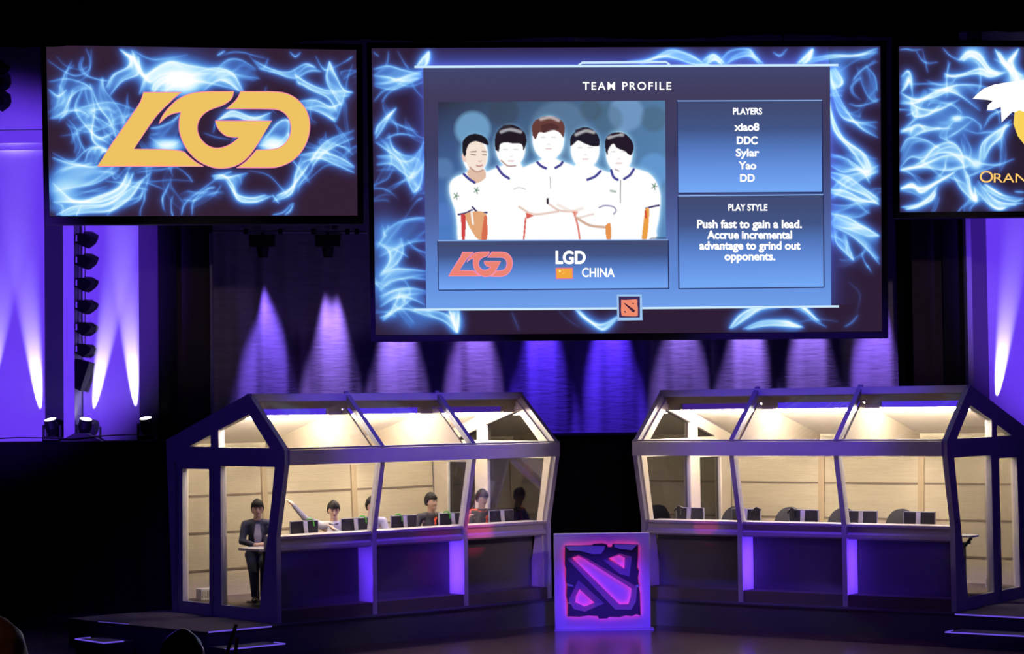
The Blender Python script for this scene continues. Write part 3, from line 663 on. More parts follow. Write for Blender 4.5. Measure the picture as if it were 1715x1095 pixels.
    # flag
    q = [(930.5, 448.5), (959.5, 448.2), (959.8, 467), (931, 467.3)]; m = MB(); m.flat([q], S.fn(.03)); fl = m.build('flag', emat('flag_rose', lin(240, 120, 140), 1), root, world=True)
    MB().flat([[(932, 450), (958, 449.8), (958.3, 465.5), (932.5, 465.7)]], S.fn(.034)).build('flag_field', emat('flag_orange', lin(242, 168, 60), 1), fl, world=True)
    st = []
    for k in range(10):
        r_ = 3.0 if k % 2 == 0 else 1.2; a_ = -math.pi / 2 + k * math.pi / 5; st.append((937.5 + r_ * math.cos(a_), 454 + r_ * math.sin(a_)))
    m = MB(); m.flat([st], S.fn(.038))
    for k, (x, y) in enumerate(((943, 451), (944.8, 453.2), (944.8, 456), (943, 458))): m.flat([[(x, y - .8), (x + .8, y), (x, y + .8), (x - .8, y)]], S.fn(.038))
    m.build('flag_stars', emat('flag_star', lin(255, 240, 150), 1), fl, world=True)
    # small game emblem on the slide's lower edge
    sc = lambda P: [(1000 + a / 12.163, 470 + b / 12.163) for a, b in P]
    MB().flat([sc([(400, 280), (912, 280), (925, 805), (412, 812)])], S.fn(.026)).build('badge_border', emat('badge_blue', lin(155, 195, 240), 1), root, world=True)
    bd = MB().flat([sc([(440, 322), (872, 322), (872, 748), (450, 752)])], S.fn(.03)).build('badge_ground', emat('badge_dark', lin(62, 45, 90), 1), root, world=True)
    MB().flat([sc([(490, 388), (600, 392), (800, 378), (825, 400), (818, 480), (832, 560), (830, 715), (780, 728), (600, 722), (500, 716), (486, 600), (492, 500)])], S.fn(.034)).build('badge_field', emat('badge_orange', lin(240, 140, 112), 1), bd, world=True)
    MB().flat([sc([(540, 450), (575, 460), (775, 605), (760, 635), (735, 648), (600, 520)])], S.fn(.038)).flat([sc([(712, 465), (740, 450), (752, 462), (745, 482), (722, 470)])], S.fn(.038)).flat([sc([(565, 612), (600, 645), (575, 652), (550, 640), (552, 625)])], S.fn(.038)).build('badge_marks', emat('badge_mark', lin(70, 38, 62), 1), bd, world=True)
    portrait(S, root)
def portrait(S, root):
    st = .8; x0, y0, x1, y1 = 734.0, 170.0, 1115.0, 401.5
    w, h = int((x1 - x0) / st) + 1, int((y1 - y0) / st) + 1
    Yp, Xp = np.mgrid[0:h, 0:w]; Xp = Xp * st + x0; Yp = Yp * st + y0
    U = (Xp - 720) * 3.22; Vv = (Yp - 160) * 3.22       # coordinates the shapes were traced in
    gx = (U - 40) / 1235; gy = (Vv - 35) / 740
    C = s2l((48, 48, 68)) * (1 - gy)[..., None] + s2l((78, 126, 200)) * gy[..., None]
    C = C * (1 - gx[..., None] * .75) + s2l((92, 140, 185)) * gx[..., None] * .75
    def soft(d, s_): return np.clip(.5 - d / s_, 0, 1)[..., None]
    for cx, cy, r, col, a in ((232, 180, 95, (120, 172, 214), .75), (700, 190, 160, (100, 132, 166), .5), (1060, 100, 95, (128, 168, 214), .6), (1150, 480, 90, (90, 140, 200), .3), (960, 130, 80, (72, 96, 110), .4), (1210, 130, 70, (72, 96, 110), .5),
                              (1210, 400, 85, (110, 168, 232), .5), (70, 390, 55, (110, 150, 200), .4), (70, 640, 60, (90, 130, 210), .4), (870, 80, 60, (70, 86, 98), .5), (540, 250, 70, (60, 84, 110), .4), (400, 90, 80, (58, 66, 82), .5)):
        k = soft(np.hypot(U - cx, Vv - cy) - r, 26) * a; C = C * (1 - k) + s2l(col) * k
    def inside(P):
        P = spline(list(P) + [P[0]], len(P) * 5)[:-1] if len(P) > 3 else np.array(P, float)
        n = len(P); res = np.zeros(U.shape, bool); j = n - 1
        bx = (U >= P[:, 0].min()) & (U <= P[:, 0].max()) & (Vv >= P[:, 1].min()) & (Vv <= P[:, 1].max()); u, v = U[bx], Vv[bx]; r = np.zeros(u.shape, bool)
        for i in range(n):
            a, b = P[i], P[j]
            with np.errstate(divide='ignore', invalid='ignore'):
                r ^= ((a[1] > v) != (b[1] > v)) & (u < (b[0] - a[0]) * (v - a[1]) / (b[1] - a[1] + 1e-12) + a[0])
            j = i
        res[bx] = r; return res.astype(float)
    def ell(cx, cy, rx, ry): return [(cx + rx * math.cos(t * math.pi / 8), cy + ry * math.sin(t * math.pi / 8)) for t in range(16)]
    heads = [(245, 318, 66, 100), (436, 280, 78, 104), (640, 235, 84, 112), (838, 290, 76, 104), (1022, 310, 70, 108)]
    bodies = [[(150, 790), (140, 640), (106, 520), (118, 455), (185, 420), (240, 400), (310, 430), (340, 790)], [(250, 790), (262, 640), (228, 590), (262, 450), (360, 390), (440, 370), (500, 390), (620, 790)],
              [(505, 790), (510, 640), (452, 520), (480, 410), (585, 355), (640, 330), (705, 355), (800, 400), (850, 520), (800, 640), (810, 790)], [(700, 790), (760, 420), (840, 370), (915, 400), (1000, 470), (1010, 790)],
              [(930, 790), (940, 480), (985, 410), (1030, 380), (1095, 395), (1190, 430), (1238, 520), (1236, 640), (1220, 720), (1190, 790)]]
    sil = np.zeros(U.shape)
    for P in bodies + [ell(*q) for q in heads]: sil = np.maximum(sil, inside(P))
    halo = np.clip(blur(sil, 5 / st) * 1.9, 0, 1)[..., None] * .9; C = C * (1 - halo) + s2l((160, 215, 250)) * halo
    halo = np.clip(blur(sil, 1.6 / st) * 1.7 - .1, 0, 1)[..., None]; C = C * (1 - halo) + np.array([1, 1, 1.]) * halo
    def fill(P, col, a=1.0, b=.5):
        nonlocal C
        k = (blur(inside(P), b) * a)[..., None]; C = C * (1 - k) + s2l(col) * k
    def line(P, col, wd_, a=1.0, sf=3.2):
        nonlocal C
        Q = spline(P, 40); d = np.full(U.shape, 1e9)
        for i in range(len(Q) - 1):
            p, q = Q[i], Q[i + 1]; e = q - p; t = np.clip(((U - p[0]) * e[0] + (Vv - p[1]) * e[1]) / (e @ e + 1e-9), 0, 1); d = np.minimum(d, np.hypot(U - p[0] - t * e[0], Vv - p[1] - t * e[1]))
        k = soft(d - wd_, sf) * a; C = C * (1 - k) + s2l(col) * k
    # first figure: visible face
    fill(ell(250, 325, 58, 84), (246, 228, 214)); fill([(215, 390), (260, 408), (290, 395), (300, 440), (245, 470), (200, 420)], (226, 190, 168)); fill([(172, 315), (190, 320), (195, 355), (178, 350)], (240, 205, 190))
    fill([(174, 300), (178, 245), (210, 212), (255, 205), (300, 225), (318, 262), (300, 262), (250, 245), (215, 258), (198, 290), (194, 320), (184, 325)], (30, 26, 36))
    for P in ([(222, 302), (250, 300)], [(282, 300), (305, 302)], [(222, 316), (246, 318)], [(284, 318), (304, 318)]): line(P, (90, 62, 60), 3, .8)
    line([(252, 376), (266, 380), (282, 374)], (180, 110, 110), 4, .8); line([(262, 352), (270, 354), (278, 350)], (200, 160, 150), 3, .7); line([(215, 385), (250, 410), (285, 400)], (170, 120, 110), 4, .7)
    # hair
    fill([(352, 290), (352, 225), (375, 180), (420, 158), (470, 165), (512, 200), (522, 250), (505, 295), (495, 262), (450, 258), (410, 252), (380, 262), (372, 300)], (36, 26, 38)); line([(385, 195), (430, 182), (490, 195)], (240, 240, 250), 3, .8, 20); line([(400, 170), (430, 165)], (50, 40, 50), 9)
    fill([(555, 215), (552, 165), (580, 128), (640, 112), (700, 128), (728, 165), (722, 225), (700, 200), (660, 185), (620, 200), (590, 200), (570, 235)], (104, 62, 58)); line([(600, 128), (650, 118), (695, 135)], (250, 240, 240), 3, .8, 20); fill([(600, 160), (660, 150), (700, 175), (660, 190), (610, 200)], (72, 40, 44), .7)
    fill([(758, 275), (758, 235), (775, 205), (830, 172), (880, 185), (912, 225), (915, 270), (880, 275), (840, 262), (800, 245), (775, 265)], (34, 28, 44)); line([(790, 212), (840, 192), (885, 200)], (245, 245, 250), 3, .8, 20); line([(790, 192), (830, 178)], (50, 40, 55), 7)
    fill([(948, 300), (945, 250), (965, 215), (1010, 200), (1060, 212), (1095, 255), (1098, 300), (1082, 325), (1050, 302), (1010, 285), (990, 262), (965, 290), (958, 325)], (36, 26, 42)); line([(965, 230), (1010, 215), (1040, 215)], (245, 245, 250), 3, .8, 20); line([(985, 213), (1020, 205)], (50, 40, 55), 6)
    for cx, cy in ((436, 290), (640, 225), (838, 282), (1018, 305)):
        for dx in (-28, 28): line([(cx + dx - 10, cy), (cx + dx + 10, cy)], (190, 170, 175), 3, .55)
        line([(cx - 12, cy + 62), (cx + 14, cy + 62)], (215, 170, 165), 4, .6); line([(cx - 4, cy + 38), (cx + 8, cy + 38)], (225, 200, 195), 3, .5)
    line([(385, 350), (420, 378), (462, 378)], (165, 110, 100), 4, .8); line([(1000, 400), (1018, 408)], (150, 120, 120), 4, .7)
    nv = (72, 72, 150)
    for P in ([(182, 422), (210, 448), (240, 468)], [(362, 382), (390, 422), (425, 446)], [(580, 360), (600, 380), (625, 392)], [(678, 390), (705, 374), (715, 360)], [(850, 455), (890, 438), (920, 410)], [(978, 405), (990, 440), (1012, 456)], [(1048, 452), (1080, 430), (1100, 400)]): line(P, nv, 7)
    for P in ([(152, 640), (190, 632), (225, 615)], [(228, 600), (260, 630), (305, 630)], [(1165, 610), (1205, 600), (1235, 595)]): line(P, (60, 50, 110), 5)
    line([(912, 605), (940, 595), (985, 600), (1003, 620), (990, 640)], (110, 105, 160), 4, .8); line([(452, 505), (480, 495), (515, 505)], (190, 190, 200), 3, .7); line([(648, 440), (650, 500)], (150, 150, 165), 2, .8); line([(1028, 460), (1026, 580)], (120, 120, 130), 3, .8)
    for x, y in ((140, 540), (250, 510), (1210, 492)):
        for a in range(5): line([(x, y), (x + 14 * math.cos(a * 1.3), y + 18 * math.sin(a * 1.3))], (60, 120, 80), 3, .8)
    line([(975, 515), (1000, 520)], (120, 150, 130), 6, .7)
    fill([(180, 640), (225, 625), (300, 640), (290, 770), (255, 772), (215, 715)], (226, 168, 122)); fill([(165, 640), (190, 650), (185, 772), (170, 772)], (206, 70, 70)); fill([(290, 650), (305, 650), (306, 772), (275, 772)], (216, 110, 80)); line([(222, 625), (230, 690)], (250, 245, 240), 5)
    line([(480, 600), (560, 640), (690, 625)], (222, 180, 160), 6, .7); line([(640, 585), (700, 620), (790, 625)], (222, 180, 160), 6, .7); line([(690, 590), (760, 622), (820, 610)], (240, 220, 208), 8, .6)
    fill([(515, 630), (560, 648), (520, 665)], (216, 96, 84)); fill([(510, 660), (518, 662), (508, 772), (500, 772)], (216, 96, 84)); line([(775, 630), (795, 700), (806, 772)], (222, 110, 90), 5, .9); fill([(760, 625), (800, 628), (785, 650)], (230, 140, 120), .8)
    line([(790, 660), (860, 700), (950, 712)], (208, 165, 140), 7, .9); line([(800, 660), (880, 640)], (220, 190, 175), 5, .6); fill([(945, 700), (972, 690), (974, 772), (950, 772)], (232, 150, 80)); fill([(1160, 612), (1182, 618), (1168, 772), (1142, 772)], (236, 160, 70)); line([(1162, 625), (1165, 660)], (210, 80, 60), 5)
    line([(634, 558), (634, 580)], (60, 50, 60), 6); fill([(1180, 775), (1200, 765), (1280, 765), (1280, 790), (1180, 790)], (50, 60, 110), .6)
    C = np.clip(C, 0, 1)
    gx = (Xp - x0) / (x1 - x0); gy = (Yp - y0) / (y1 - y0)
    gridmesh('team_photo', S, 733.5 + gx * 380.5 + gy * 1.5, 171 + gy * 231 + gx * (-2.5 + 1.5 * gy), C, .02, root)
center_screen()

def right_screen():
    S = Screen(1610, 220, 38.6, -math.radians(8)); c = [(1505, 77), (2026, 79), (2030, 352), (1507, 356)]
    root = empty('projection_screen', S.pt(1770, 352), 0, 'right projection screen with a white bird head and the word ORANGE', 'screen', 'screens over the stage')
    frame_mesh(S, c, (11, 10, 10, 9), .25, root)
    K = Smoke(1504, 2032, 74, 358, 1.2, 9); cv = conv(1500, 60, 3.53)
    def s(A, B, I=1, **k): K.sheet(cv(A), cv(B), I, **k)
    def l(A, I=1): K.line(cv(A), I)
    l([(20,72),(60,68),(100,74),(150,70)], .8); l([(120,80),(150,130),(190,152),(250,145)], .6); l([(155,65),(175,150),(188,212)], .4); l([(280,62),(320,105),(378,132),(400,110)], .8)
    s([(378,132),(430,82),(500,100),(560,185),(625,212)], [(400,140),(440,110),(490,130),(550,200),(610,225)], .9); s([(285,238),(390,220),(500,185),(560,210),(660,205)], [(285,215),(350,235),(480,215),(560,235),(640,215)], .7)
    s([(590,65),(630,140),(680,200),(720,270)], [(620,85),(650,140),(700,190),(759,230)], .9); s([(735,60),(700,110),(670,150),(690,260)], [(720,90),(690,140),(720,220),(740,270)], .9); l([(585,125),(640,155),(670,170)], .8)
    K.blob(1632, 86, 14, .5, 14); K.blob(1712, 140, 14, 2.6, 10); K.blob(1602, 198, 6, 1.6, 3); K.blob(1596, 205, 30, .45, 20); K.blob(1634, 277, 6, 1.3, 5); K.blob(1634, 270, 14, .5, 14)
    s([(190,308),(300,320),(380,350),(500,440)], [(230,340),(330,290),(450,280),(560,300)], .6); s([(20,395),(120,390),(220,330),(370,280)], [(20,330),(110,370),(220,360),(330,310)], .7); s([(85,360),(100,470),(190,462),(262,400)], [(90,400),(160,430),(260,430),(380,370)], .7)
    s([(28,235),(70,200),(90,250),(95,360)], [(28,330),(60,290),(75,230)], .6); s([(20,560),(70,545),(130,525),(170,560)], [(90,600),(150,570),(240,550),(335,545)], .8); l([(20,572),(60,555),(100,548)], 1.2)
    s([(20,682),(70,605),(170,615),(260,670)], [(20,780),(80,720),(160,720),(250,640)], .6); s([(150,760),(220,665),(320,630),(385,690),(400,800)], [(100,770),(240,700),(330,700),(400,760)], .6)
    s([(20,800),(140,770),(280,712),(400,715),(470,765)], [(20,790),(150,780),(300,800),(420,780)], .8); s([(490,750),(510,640),(590,570),(690,520)], [(520,740),(560,660),(620,600),(650,520)], .7); l([(480,762),(600,766),(700,732)], .8); l([(500,575),(600,560),(680,500)], .7)
    s([(20,912),(90,880),(140,932),(230,880),(340,812)], [(20,905),(80,900),(160,900),(250,860),(360,800)], .8); s([(20,1020),(120,1005),(190,960),(240,895)], [(50,1035),(120,1020),(200,980),(230,940)], .7)
    s([(330,820),(390,920),(470,985),(460,900)], [(400,790),(430,850),(440,930),(465,985)], .8); s([(450,900),(540,1000),(600,1035),(640,1030)], [(480,860),(560,960),(640,1000),(759,1000)], .7); s([(500,900),(600,960),(700,990),(759,970)], [(520,880),(620,950)], .5)
    l([(540,440),(600,440),(620,520)], .8); l([(400,550),(480,575),(560,560)], .5); l([(700,930),(759,935)], .9)
    mir = lambda L_: [(3440 - a, b) for a, b in L_]
    K.wisps(14, (1510, 1700, 120, 250), .35, 70); K.wisps(14, (1510, 1700, 250, 340), .32, 70); K.wisps(30, (1760, 2020, 90, 340), .6, 90)
    X, Y = K.XY(); gx = (X - 1504) / 528; gy = (Y - 74) / 284
    gridmesh('screen_picture', S, 1505 + gx * 521 + gy * (2 + 2 * gx), 77 + gy * 279 + gx * (2 - 6 * gy), K.color((42, 30, 50), .42), 0.0, root)
    P = cv([(455,372),(480,345),(520,312),(580,288),(650,276),(759,262),(900,290),(960,380),(940,470),(880,520),(820,520),(759,640),(722,590),(697,520),(703,452),(690,450),(627,512),(622,420),(570,440),(540,440),(545,410),(575,385),(540,378)])
    MB().flat([P], S.fn(.015)).build('bird_emblem', emat('bird_white', (1, 1, 1), 1.1), root, world=True)
    P = cv([(703,455),(730,440),(790,460),(800,520),(800,600),(765,648),(722,592),(697,522)])
    MB().flat([P], S.fn(.02)).build('bird_beak', emat('bird_yellow', lin(250, 212, 90), 1), root, world=True)
    om = emat('text_amber', lin(250, 200, 110), 1.05)
    text(S, 'O', 1641, 1663, 305.5, 19, om, root, .02, .004, 1, 'wordmark'); text(S, 'RANGE', 1664.5, 1756, 305.5, 15, om, root, .02, .004, 1.0, 'wordmark')
right_screen()

# ---------------------------------------------------------------- player booths
def project(P):
    x, y, z = P[0], P[1], P[2] - CZ; c, s = math.cos(PITCH), math.sin(PITCH)
    d = y * c + z * s; v = -y * s + z * c; X, Y = F * x / d, F * v / d; c, s = math.cos(ROLL), math.sin(ROLL)
    return W / 2 + X * c - Y * s, H / 2 - (X * s + Y * c)
def solve_u(b, px, v, z):
    lo, hi = -1.0, L + 1
    for _ in range(40):
        m = (lo + hi) / 2; q = project(bw(b, m, v, z))[0]
        if (q < px) == (b['s'] > 0): lo = m
        else: hi = m
    return lo
def booth(b, label, glabel):
    s = b['s']; root = empty('player_booth', (b['x'], b['y'], PH), s * b['a'], label, 'player booth', 'glass player booths')
    g = lambda v, z, t: (s * t, v, z)
    def bx(m, u0, u1, v0, v1, z0, z1):
        a, c = sorted((s * u0, s * u1)); return m.box(a, c, v0, v1, z0, z1)
    prof = [(0, 0), (0, HK), (-OV, HBD), (-OV, HE), (RV, HR), (DB, HB), (DB - .03, HBD), (DB - .17, 0)]
    holes = [[(2.57, 2.84), (1.89, 2.84), (1.89, 3.04)], [(1.65, 2.83), (.16, 2.83), (.75, 3.38), (1.66, 3.12)], [(2.79, .2), (1.97, .2), (1.95, 2.46), (2.77, 2.46)],
             [(1.61, .2), (.49, .2), (.13, 1.95), (.03, 2.52), (1.6, 2.52)], [(3.09, .17), (3.02, .17), (2.97, 2.55), (3.06, 2.54)]]
    MB().prism([prof] + holes, g, 0, .09).build('gable_frame', M['frame'], root)
    MB().prism([prof] + holes, g, L - .09, L).build('gable_frame', M['frame'], root)
    ins = [(.1, .2), (.1, HK), (-OV + .1, HBD), (-OV + .12, HE - .03), (RV, HR - .16), (DB - .1, HB - .08), (DB - .2, .2)]
    for t0, t1 in ((.091, .12), (L - .12, L - .091)):
        MB().prism([ins] + [[(a, c) for a, c in h] for h in holes[:4]], g, t0, t1).build('inner_lining', M['inner'], root)
    for k, h in enumerate(holes): MB().prism([h], g, .04, .046).build('side_pane', M['vglass'], root)
    for k, h in enumerate(holes[:4]): MB().prism([h], g, L - .046, L - .04).build('side_pane', M['darkglass'], root)
    for v_, z0, z1 in ((1.87, -.0, 2.46), (2.93, 0, 2.46)):       # door edge strips
        bx(MB(), -.02, 0, v_ - .02, v_ + .02, z0, z1).build('door_edge', M['rail'], root)
    bx(MB(), -.05, -.001, 1.80, 1.84, 1.0, 1.35).build('door_handle', M['rail'], root)
    # trusses with fins
    for u in (L / 3, 2 * L / 3):
        MB().prism([[(0, 0), (0, HK), (.4, HK), (.4, 0)]], g, u - .045, u + .045).build('fin', M['frame'], root)
        MB().prism([[(0, HK - .02), (-OV, HBD + .02), (-OV + .15, HBD + .02), (.15, HK - .02)]], g, u - .045, u + .045).build('mullion', M['frame'], root)
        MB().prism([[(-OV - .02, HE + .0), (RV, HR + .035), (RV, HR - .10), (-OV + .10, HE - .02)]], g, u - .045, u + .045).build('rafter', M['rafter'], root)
        MB().prism([[(-OV + .18, HE - .1), (RV, HR - .26), (RV + .12, HR - .3), (DB - .15, HB - .08), (DB - .15, HBD - .05), (-OV + .12, HBD - .05)]], g, u - .02, u + .02).build('truss_panel', M['truss'], root)
    for u0 in (.09, L - .045):
        pass
    for k in range(3):
        u0, u1 = k * L / 3 + (.1 if k == 0 else .045), (k + 1) * L / 3 - (.1 if k == 2 else .045)
        bx(MB(), u0, u1, .40, .44, 0, 1.15).build('lower_panel', M['panel'], root)
        MB().prism([[(.07, 1.13), (.02, 1.16), (.02, 1.215), (.085, 1.25), (.085, 1.32), (.03, 1.35), (.03, 1.39), (.5, 1.39), (.5, 1.13)]], g, u0, u1).build('window_ledge', M['fascia'], root)
        MB().prism([[(.045, 1.39), (.052, 1.39), (-OV + .077, HBD), (-OV + .07, HBD)]], g, u0, u1).build('window_pane', M['glass'], root)
        MB().prism([[(-OV + .02, HE + .005), (-OV + .025, HE - .0), (RV - .065, HR - .13), (RV - .07, HR - .12)]], g, u0, u1).build('roof_pane', M['rglass'], root)
        bx(MB(), u0, u1 - .28, RV + .14, RV + .17, HR - .36, HR - .26).build('light_valance', M['vglow'] if k < 2 else M['vglow2'], root)  # violet light on the board put in as emission, weaker in the inner bay
        bx(MB(), u1 - .28, u1, RV + .06, RV + .2, HR - .37, HR - .2).build('gusset', M['seam'], root)
        m = MB(); m.tube((s * (u0 + .06), RV + .52, HR - .40), (s * (u1 - .14), RV + .52, HR - .40), .022, n=8)
        m.build('light_tube', M['tube'], root)
    bx(MB(), .09, L - .0, -OV - .012, -OV + .05, HBD, HE - .005).build('fascia', M['fascia'], root)
    bx(MB(), .09, L - .0, -OV - .015, -OV + .09, HE - .0, HE + .03).build('gutter', M['gutter'], root)
    bx(MB(), .02, L - .02, RV - .07, RV + .09, HR - .13, HR - .005).build('ridge_beam', M['ridge'], root)
    bx(MB(), .1, L - .1, RV + .02, RV + .12, HR - .26, HR - .13).build('ridge_header', M['seam'], root)
    MB().prism([[(RV + .02, HR - .02), (DB, HB), (DB - .01, HB - .05), (RV + .02, HR - .07)]], g, .02, L - .02).build('back_roof', M['frame'], root)
    MB().prism([[(RV + .05, HR - .085), (DB - .02, HB - .06), (DB - .03, HB - .08), (RV + .05, HR - .11)]], g, .1, L - .1).build('roof_lining', M['roofin'], root)
    MB().prism([[(DB - .18, 0), (DB - .04, HBD), (DB - .01, HB - .06), (DB + .02, HB - .06), (DB, HBD), (DB - .14, 0)]], g, .1, L - .1).build('back_wall', M['cloth'], root)
    def vb(z): return DB - .18 + .14 * z / HBD
    for z in (.66, 1.31, 1.96, 2.56): MB().prism([[(vb(z) - .012, z - .018), (vb(z) + .01, z - .018), (vb(z) + .01, z + .018), (vb(z) - .012, z + .018)]], g, .12, L - .12).build('panel_batten', M['seam'], root)
    for u in (L / 3, 2 * L / 3):
        MB().prism([[(vb(.2) - .03, .2), (vb(.2), .2), (vb(HBD), HBD), (vb(HBD) - .03, HBD)]], g, u - .06, u + .06).build('back_post', M['backpost'], root)
    bx(MB(), .05, L - .05, .02, DB - .16, .0, .2).build('booth_floor', M['ifloor'], root)
    # desk inside
    d = empty('player_desk', bw(b, L / 2, .9, .2), s * b['a'], 'long black desk under the monitors inside the %s booth' % glabel, 'desk', 'player desks')
    m = MB(); m.box(-L / 2 + .5, L / 2 - .25, -.42, .35, .83, .87); m.build('desk_top', M['desk'], d, bevel=.005)
    for x in (-L / 2 + .55, -.9, 1.0, L / 2 - .33): MB().box(x - .02, x + .02, -.36, .28, 0, .83).build('desk_leg', M['desk'], d)
    return root
M['truss'] = mat('truss_panel_paint', (.36, .31, .24), .8); M['rafter'] = mat('rafter_paint', (.13, .115, .17), .5); M['ridge'] = mat('ridge_paint', (.27, .24, .40), .5); M['vglow'] = emat('valance_glow', lin(84, 52, 228), 1); M['vglow2'] = emat('valance_glow_dim', lin(66, 38, 140), 1)
M['rglass'] = glassmat('roof_glass', (.94, .94, .96), .06); M['tube'] = emat('tube_light', (1, .86, .66), 370.0, True); M['gutter'] = mat('gutter_paint', (.2, .18, .24), .5); M['backpost'] = mat('back_post', (.36, .28, .18), .7)
booth(BL, 'left glass booth with a peaked roof and four players at monitors', 'left')
booth(BR, 'right glass booth with a peaked roof and empty chairs', 'right')

# monitors on the desks
def monitor_proto():
    r = empty('monitor', (0, 0, 0), 0, 'x', 'monitor', 'x')
    MB().box(-.29, .29, -.012, .012, -.18, .18).build('monitor_bezel', M['silver'], r, bevel=.004)
    MB().box(-.275, .275, -.024, -.0122, -.168, .168).build('back_panel', M['mback'], r, bevel=.004)
    m = MB(); pts = [(-.045, .165), (-.050, .08), (-.062, 0), (-.085, -.1), (-.12, -.2), (-.15, -.335)]
    for (y0, z0), (y1, z1) in zip(pts, pts[1:]): m.hexa([(-.04, y1, z1), (.04, y1, z1), (.04, y1 + .015, z1), (-.04, y1 + .015, z1), (-.04, y0, z0), (.04, y0, z0), (.04, y0 + .015, z0), (-.04, y0 + .015, z0)])
    m.build('stand_arm', M['armw'], r); MB().box(-.12, .12, -.2, .08, -.344, -.33).build('stand_foot', M['silver'], r)
    return r
M['armw'] = mat('pale_metal', (.85, .85, .88), .4)
MP = monitor_proto(); first = True
mon = [(BL, 1.0, 'leftmost monitor in the left booth, in front of the player with raised arm', 1), (BL, 2.05, 'monitor just left of the first window post in the left booth', 1), (BL, 3.12, 'monitor left of the seated player in plain black jacket', 1),
       (BL, 4.2, 'monitor right of the seated player in plain black jacket', 1), (BL, 5.36, 'monitor right of the player with the orange collar', 0),
       (BR, 5.35, 'monitor at the left end of the right booth, before the cream door post', 2), (BR, 4.2, 'monitor partly behind the first window post of the right booth', 2), (BR, 3.07, 'monitor alone in the middle window of the right booth', 2),
       (BR, 1.96, 'monitor just right of the second window post in the right booth', 0), (BR, .9, 'monitor nearest the right end of the right booth', 0)]
extras = []
for b, u, lab, extra in mon:
    o = MP if first else copy_tree(MP); first = False
    o.location = bw(b, u, .62, 1.415); o.rotation_euler = (0, 0, b['s'] * b['a']); o['label'] = lab; o['group'] = 'monitors in the left booth' if b is BL else 'monitors in the right booth'
    extras.append((o, u, extra))
for o, u, extra in extras:
    if extra == 1:
        x = .12 if u < 1.9 else (.17 if u < 2.5 else -.12)
        m = MB(); q = [(x - .05, .03, .15), (x - .05, -.01, .20), (x + .0, -.05, .205), (x + .04, -.055, .15), (x + .05, -.05, .08)]
        m.bar(q, .012); m.build('green_cable', M['green'], o)
    if extra == 2:
        m = MB(); x = .23 if u < 4.5 and u > 4 else -.2
        m.tube((x, -.03, .05), (x, -.03, .2), .035, .05, 10); m.bar([(x - .1, -.04, .12), (x, -.05, .20), (x + .08, -.04, .16)], .02); m.build('headset', M['dark'], o)

# office chairs
def chair_proto():
    r = empty('office_chair', (0, 0, 0), 0, 'x', 'chair', 'x')
    MB().box(-.24, .24, -.24, .24, .46, .54).build('seat', M['blackj'], r, bevel=.03)
    pl = [(.24 * math.cos(t), .52 + .28 * math.sin(t) * (1 if math.sin(t) > 0 else .6) + .32) for t in [i * math.pi / 12 for i in range(24)]]
    MB().prism([pl], lambda a, c, t: (a, t + .05 * (1 - (a / .24) ** 2) * 1.0, c), .2, .28).build('backrest', M['chairb'], r, smooth=False)
    MB().tube((0, 0, .1), (0, 0, .46), .03).build('gas_post', M['dark'], r)
    m = MB()
    for k in range(5): a = k * 2 * math.pi / 5; m.tube((0, 0, .1), (.28 * math.cos(a), .28 * math.sin(a), .04), .025, .02, 8)
    m.build('star_base', M['dark'], r)
    for x in (-.29, .29): MB().box(x - .025, x + .025, -.12, .16, .68, .71).box(x - .015, x + .015, .0, .04, .5, .69).build('armrest', M['dark'], r)
    return r
M['chairb'] = mat('black_mesh_fabric', (.02, .02, .022), .9)
CP = chair_proto(); first = True
cd = [(BR, 1219, 'black office chair half hidden by the first window post of the right booth'), (BR, 1309, 'black office chair left of the monitor in the middle window'),
      (BR, 1399, 'black office chair just left of the second window post in the right booth'), (BR, 1497, 'black office chair between the two rightmost monitors')]
for b, px, lab in cd:
    o = CP if first else copy_tree(CP); first = False
    u = solve_u(b, px, 1.6, 1.45); o.location = bw(b, u, 1.6, .2); o.rotation_euler = (0, 0, b['s'] * b['a']); o['label'] = lab; o['group'] = 'office chairs in the right booth'; o.scale = (1.18, 1.18, 1.22)

# small tables by the doors, vents and cameras on stands
t = empty('side_table', bw(BL, .30, .95, 1.12), BL['a'], 'white flat shelf table in front of the man standing in the left booth', 'table', 'small booth tables')
MB().box(-.2, .34, -.32, .3, 0, .045).build('table_top', M['table'], t, bevel=.01); MB().tube((.12, 0, -.9), (.12, 0, 0), .025).build('leg', M['dark'], t); MB().tube((.12, 0, -.92), (.12, 0, -.9), .16, n=24).build('foot', M['dark'], t)
u = solve_u(BR, 1612, .95, 1.15); t = empty('round_table', bw(BR, u, .95, 1.17), 0, 'round violet-lit tabletop on a dark bracket at the right booth doorway', 'table', 'small booth tables')
MB().tube((0, 0, 0), (0, 0, .03), .27, .27, 32).build('table_top', M['table'], t, bevel=.006); MB().tube((.15, .0, -.02), (-.08, 0, -.3), .025).tube((-.08, 0, -.3), (-.08, 0, -.97), .025).build('bracket', M['dark'], t)
for b, u, v, lab in ((BL, .35, 2.66, 'small white slatted vent box on the floor behind the left booth door'), (BR, .35, 2.45, 'small white slatted vent box on the floor behind the right booth door')):
    r = empty('vent_box', bw(b, u, v, .2), b['s'] * b['a'], lab, 'vent box', 'vent boxes')
    MB().box(-.12, .12, -.08, .08, 0, .2).build('case', M['ventm'], r, bevel=.01)
    m = MB()
    for k in range(6): m.box(-.1 + k * .035, -.085 + k * .035, -.083, -.0805, .04, .16)
    tag(m.build('vent_slots', M['seam'], r), kind='stuff')
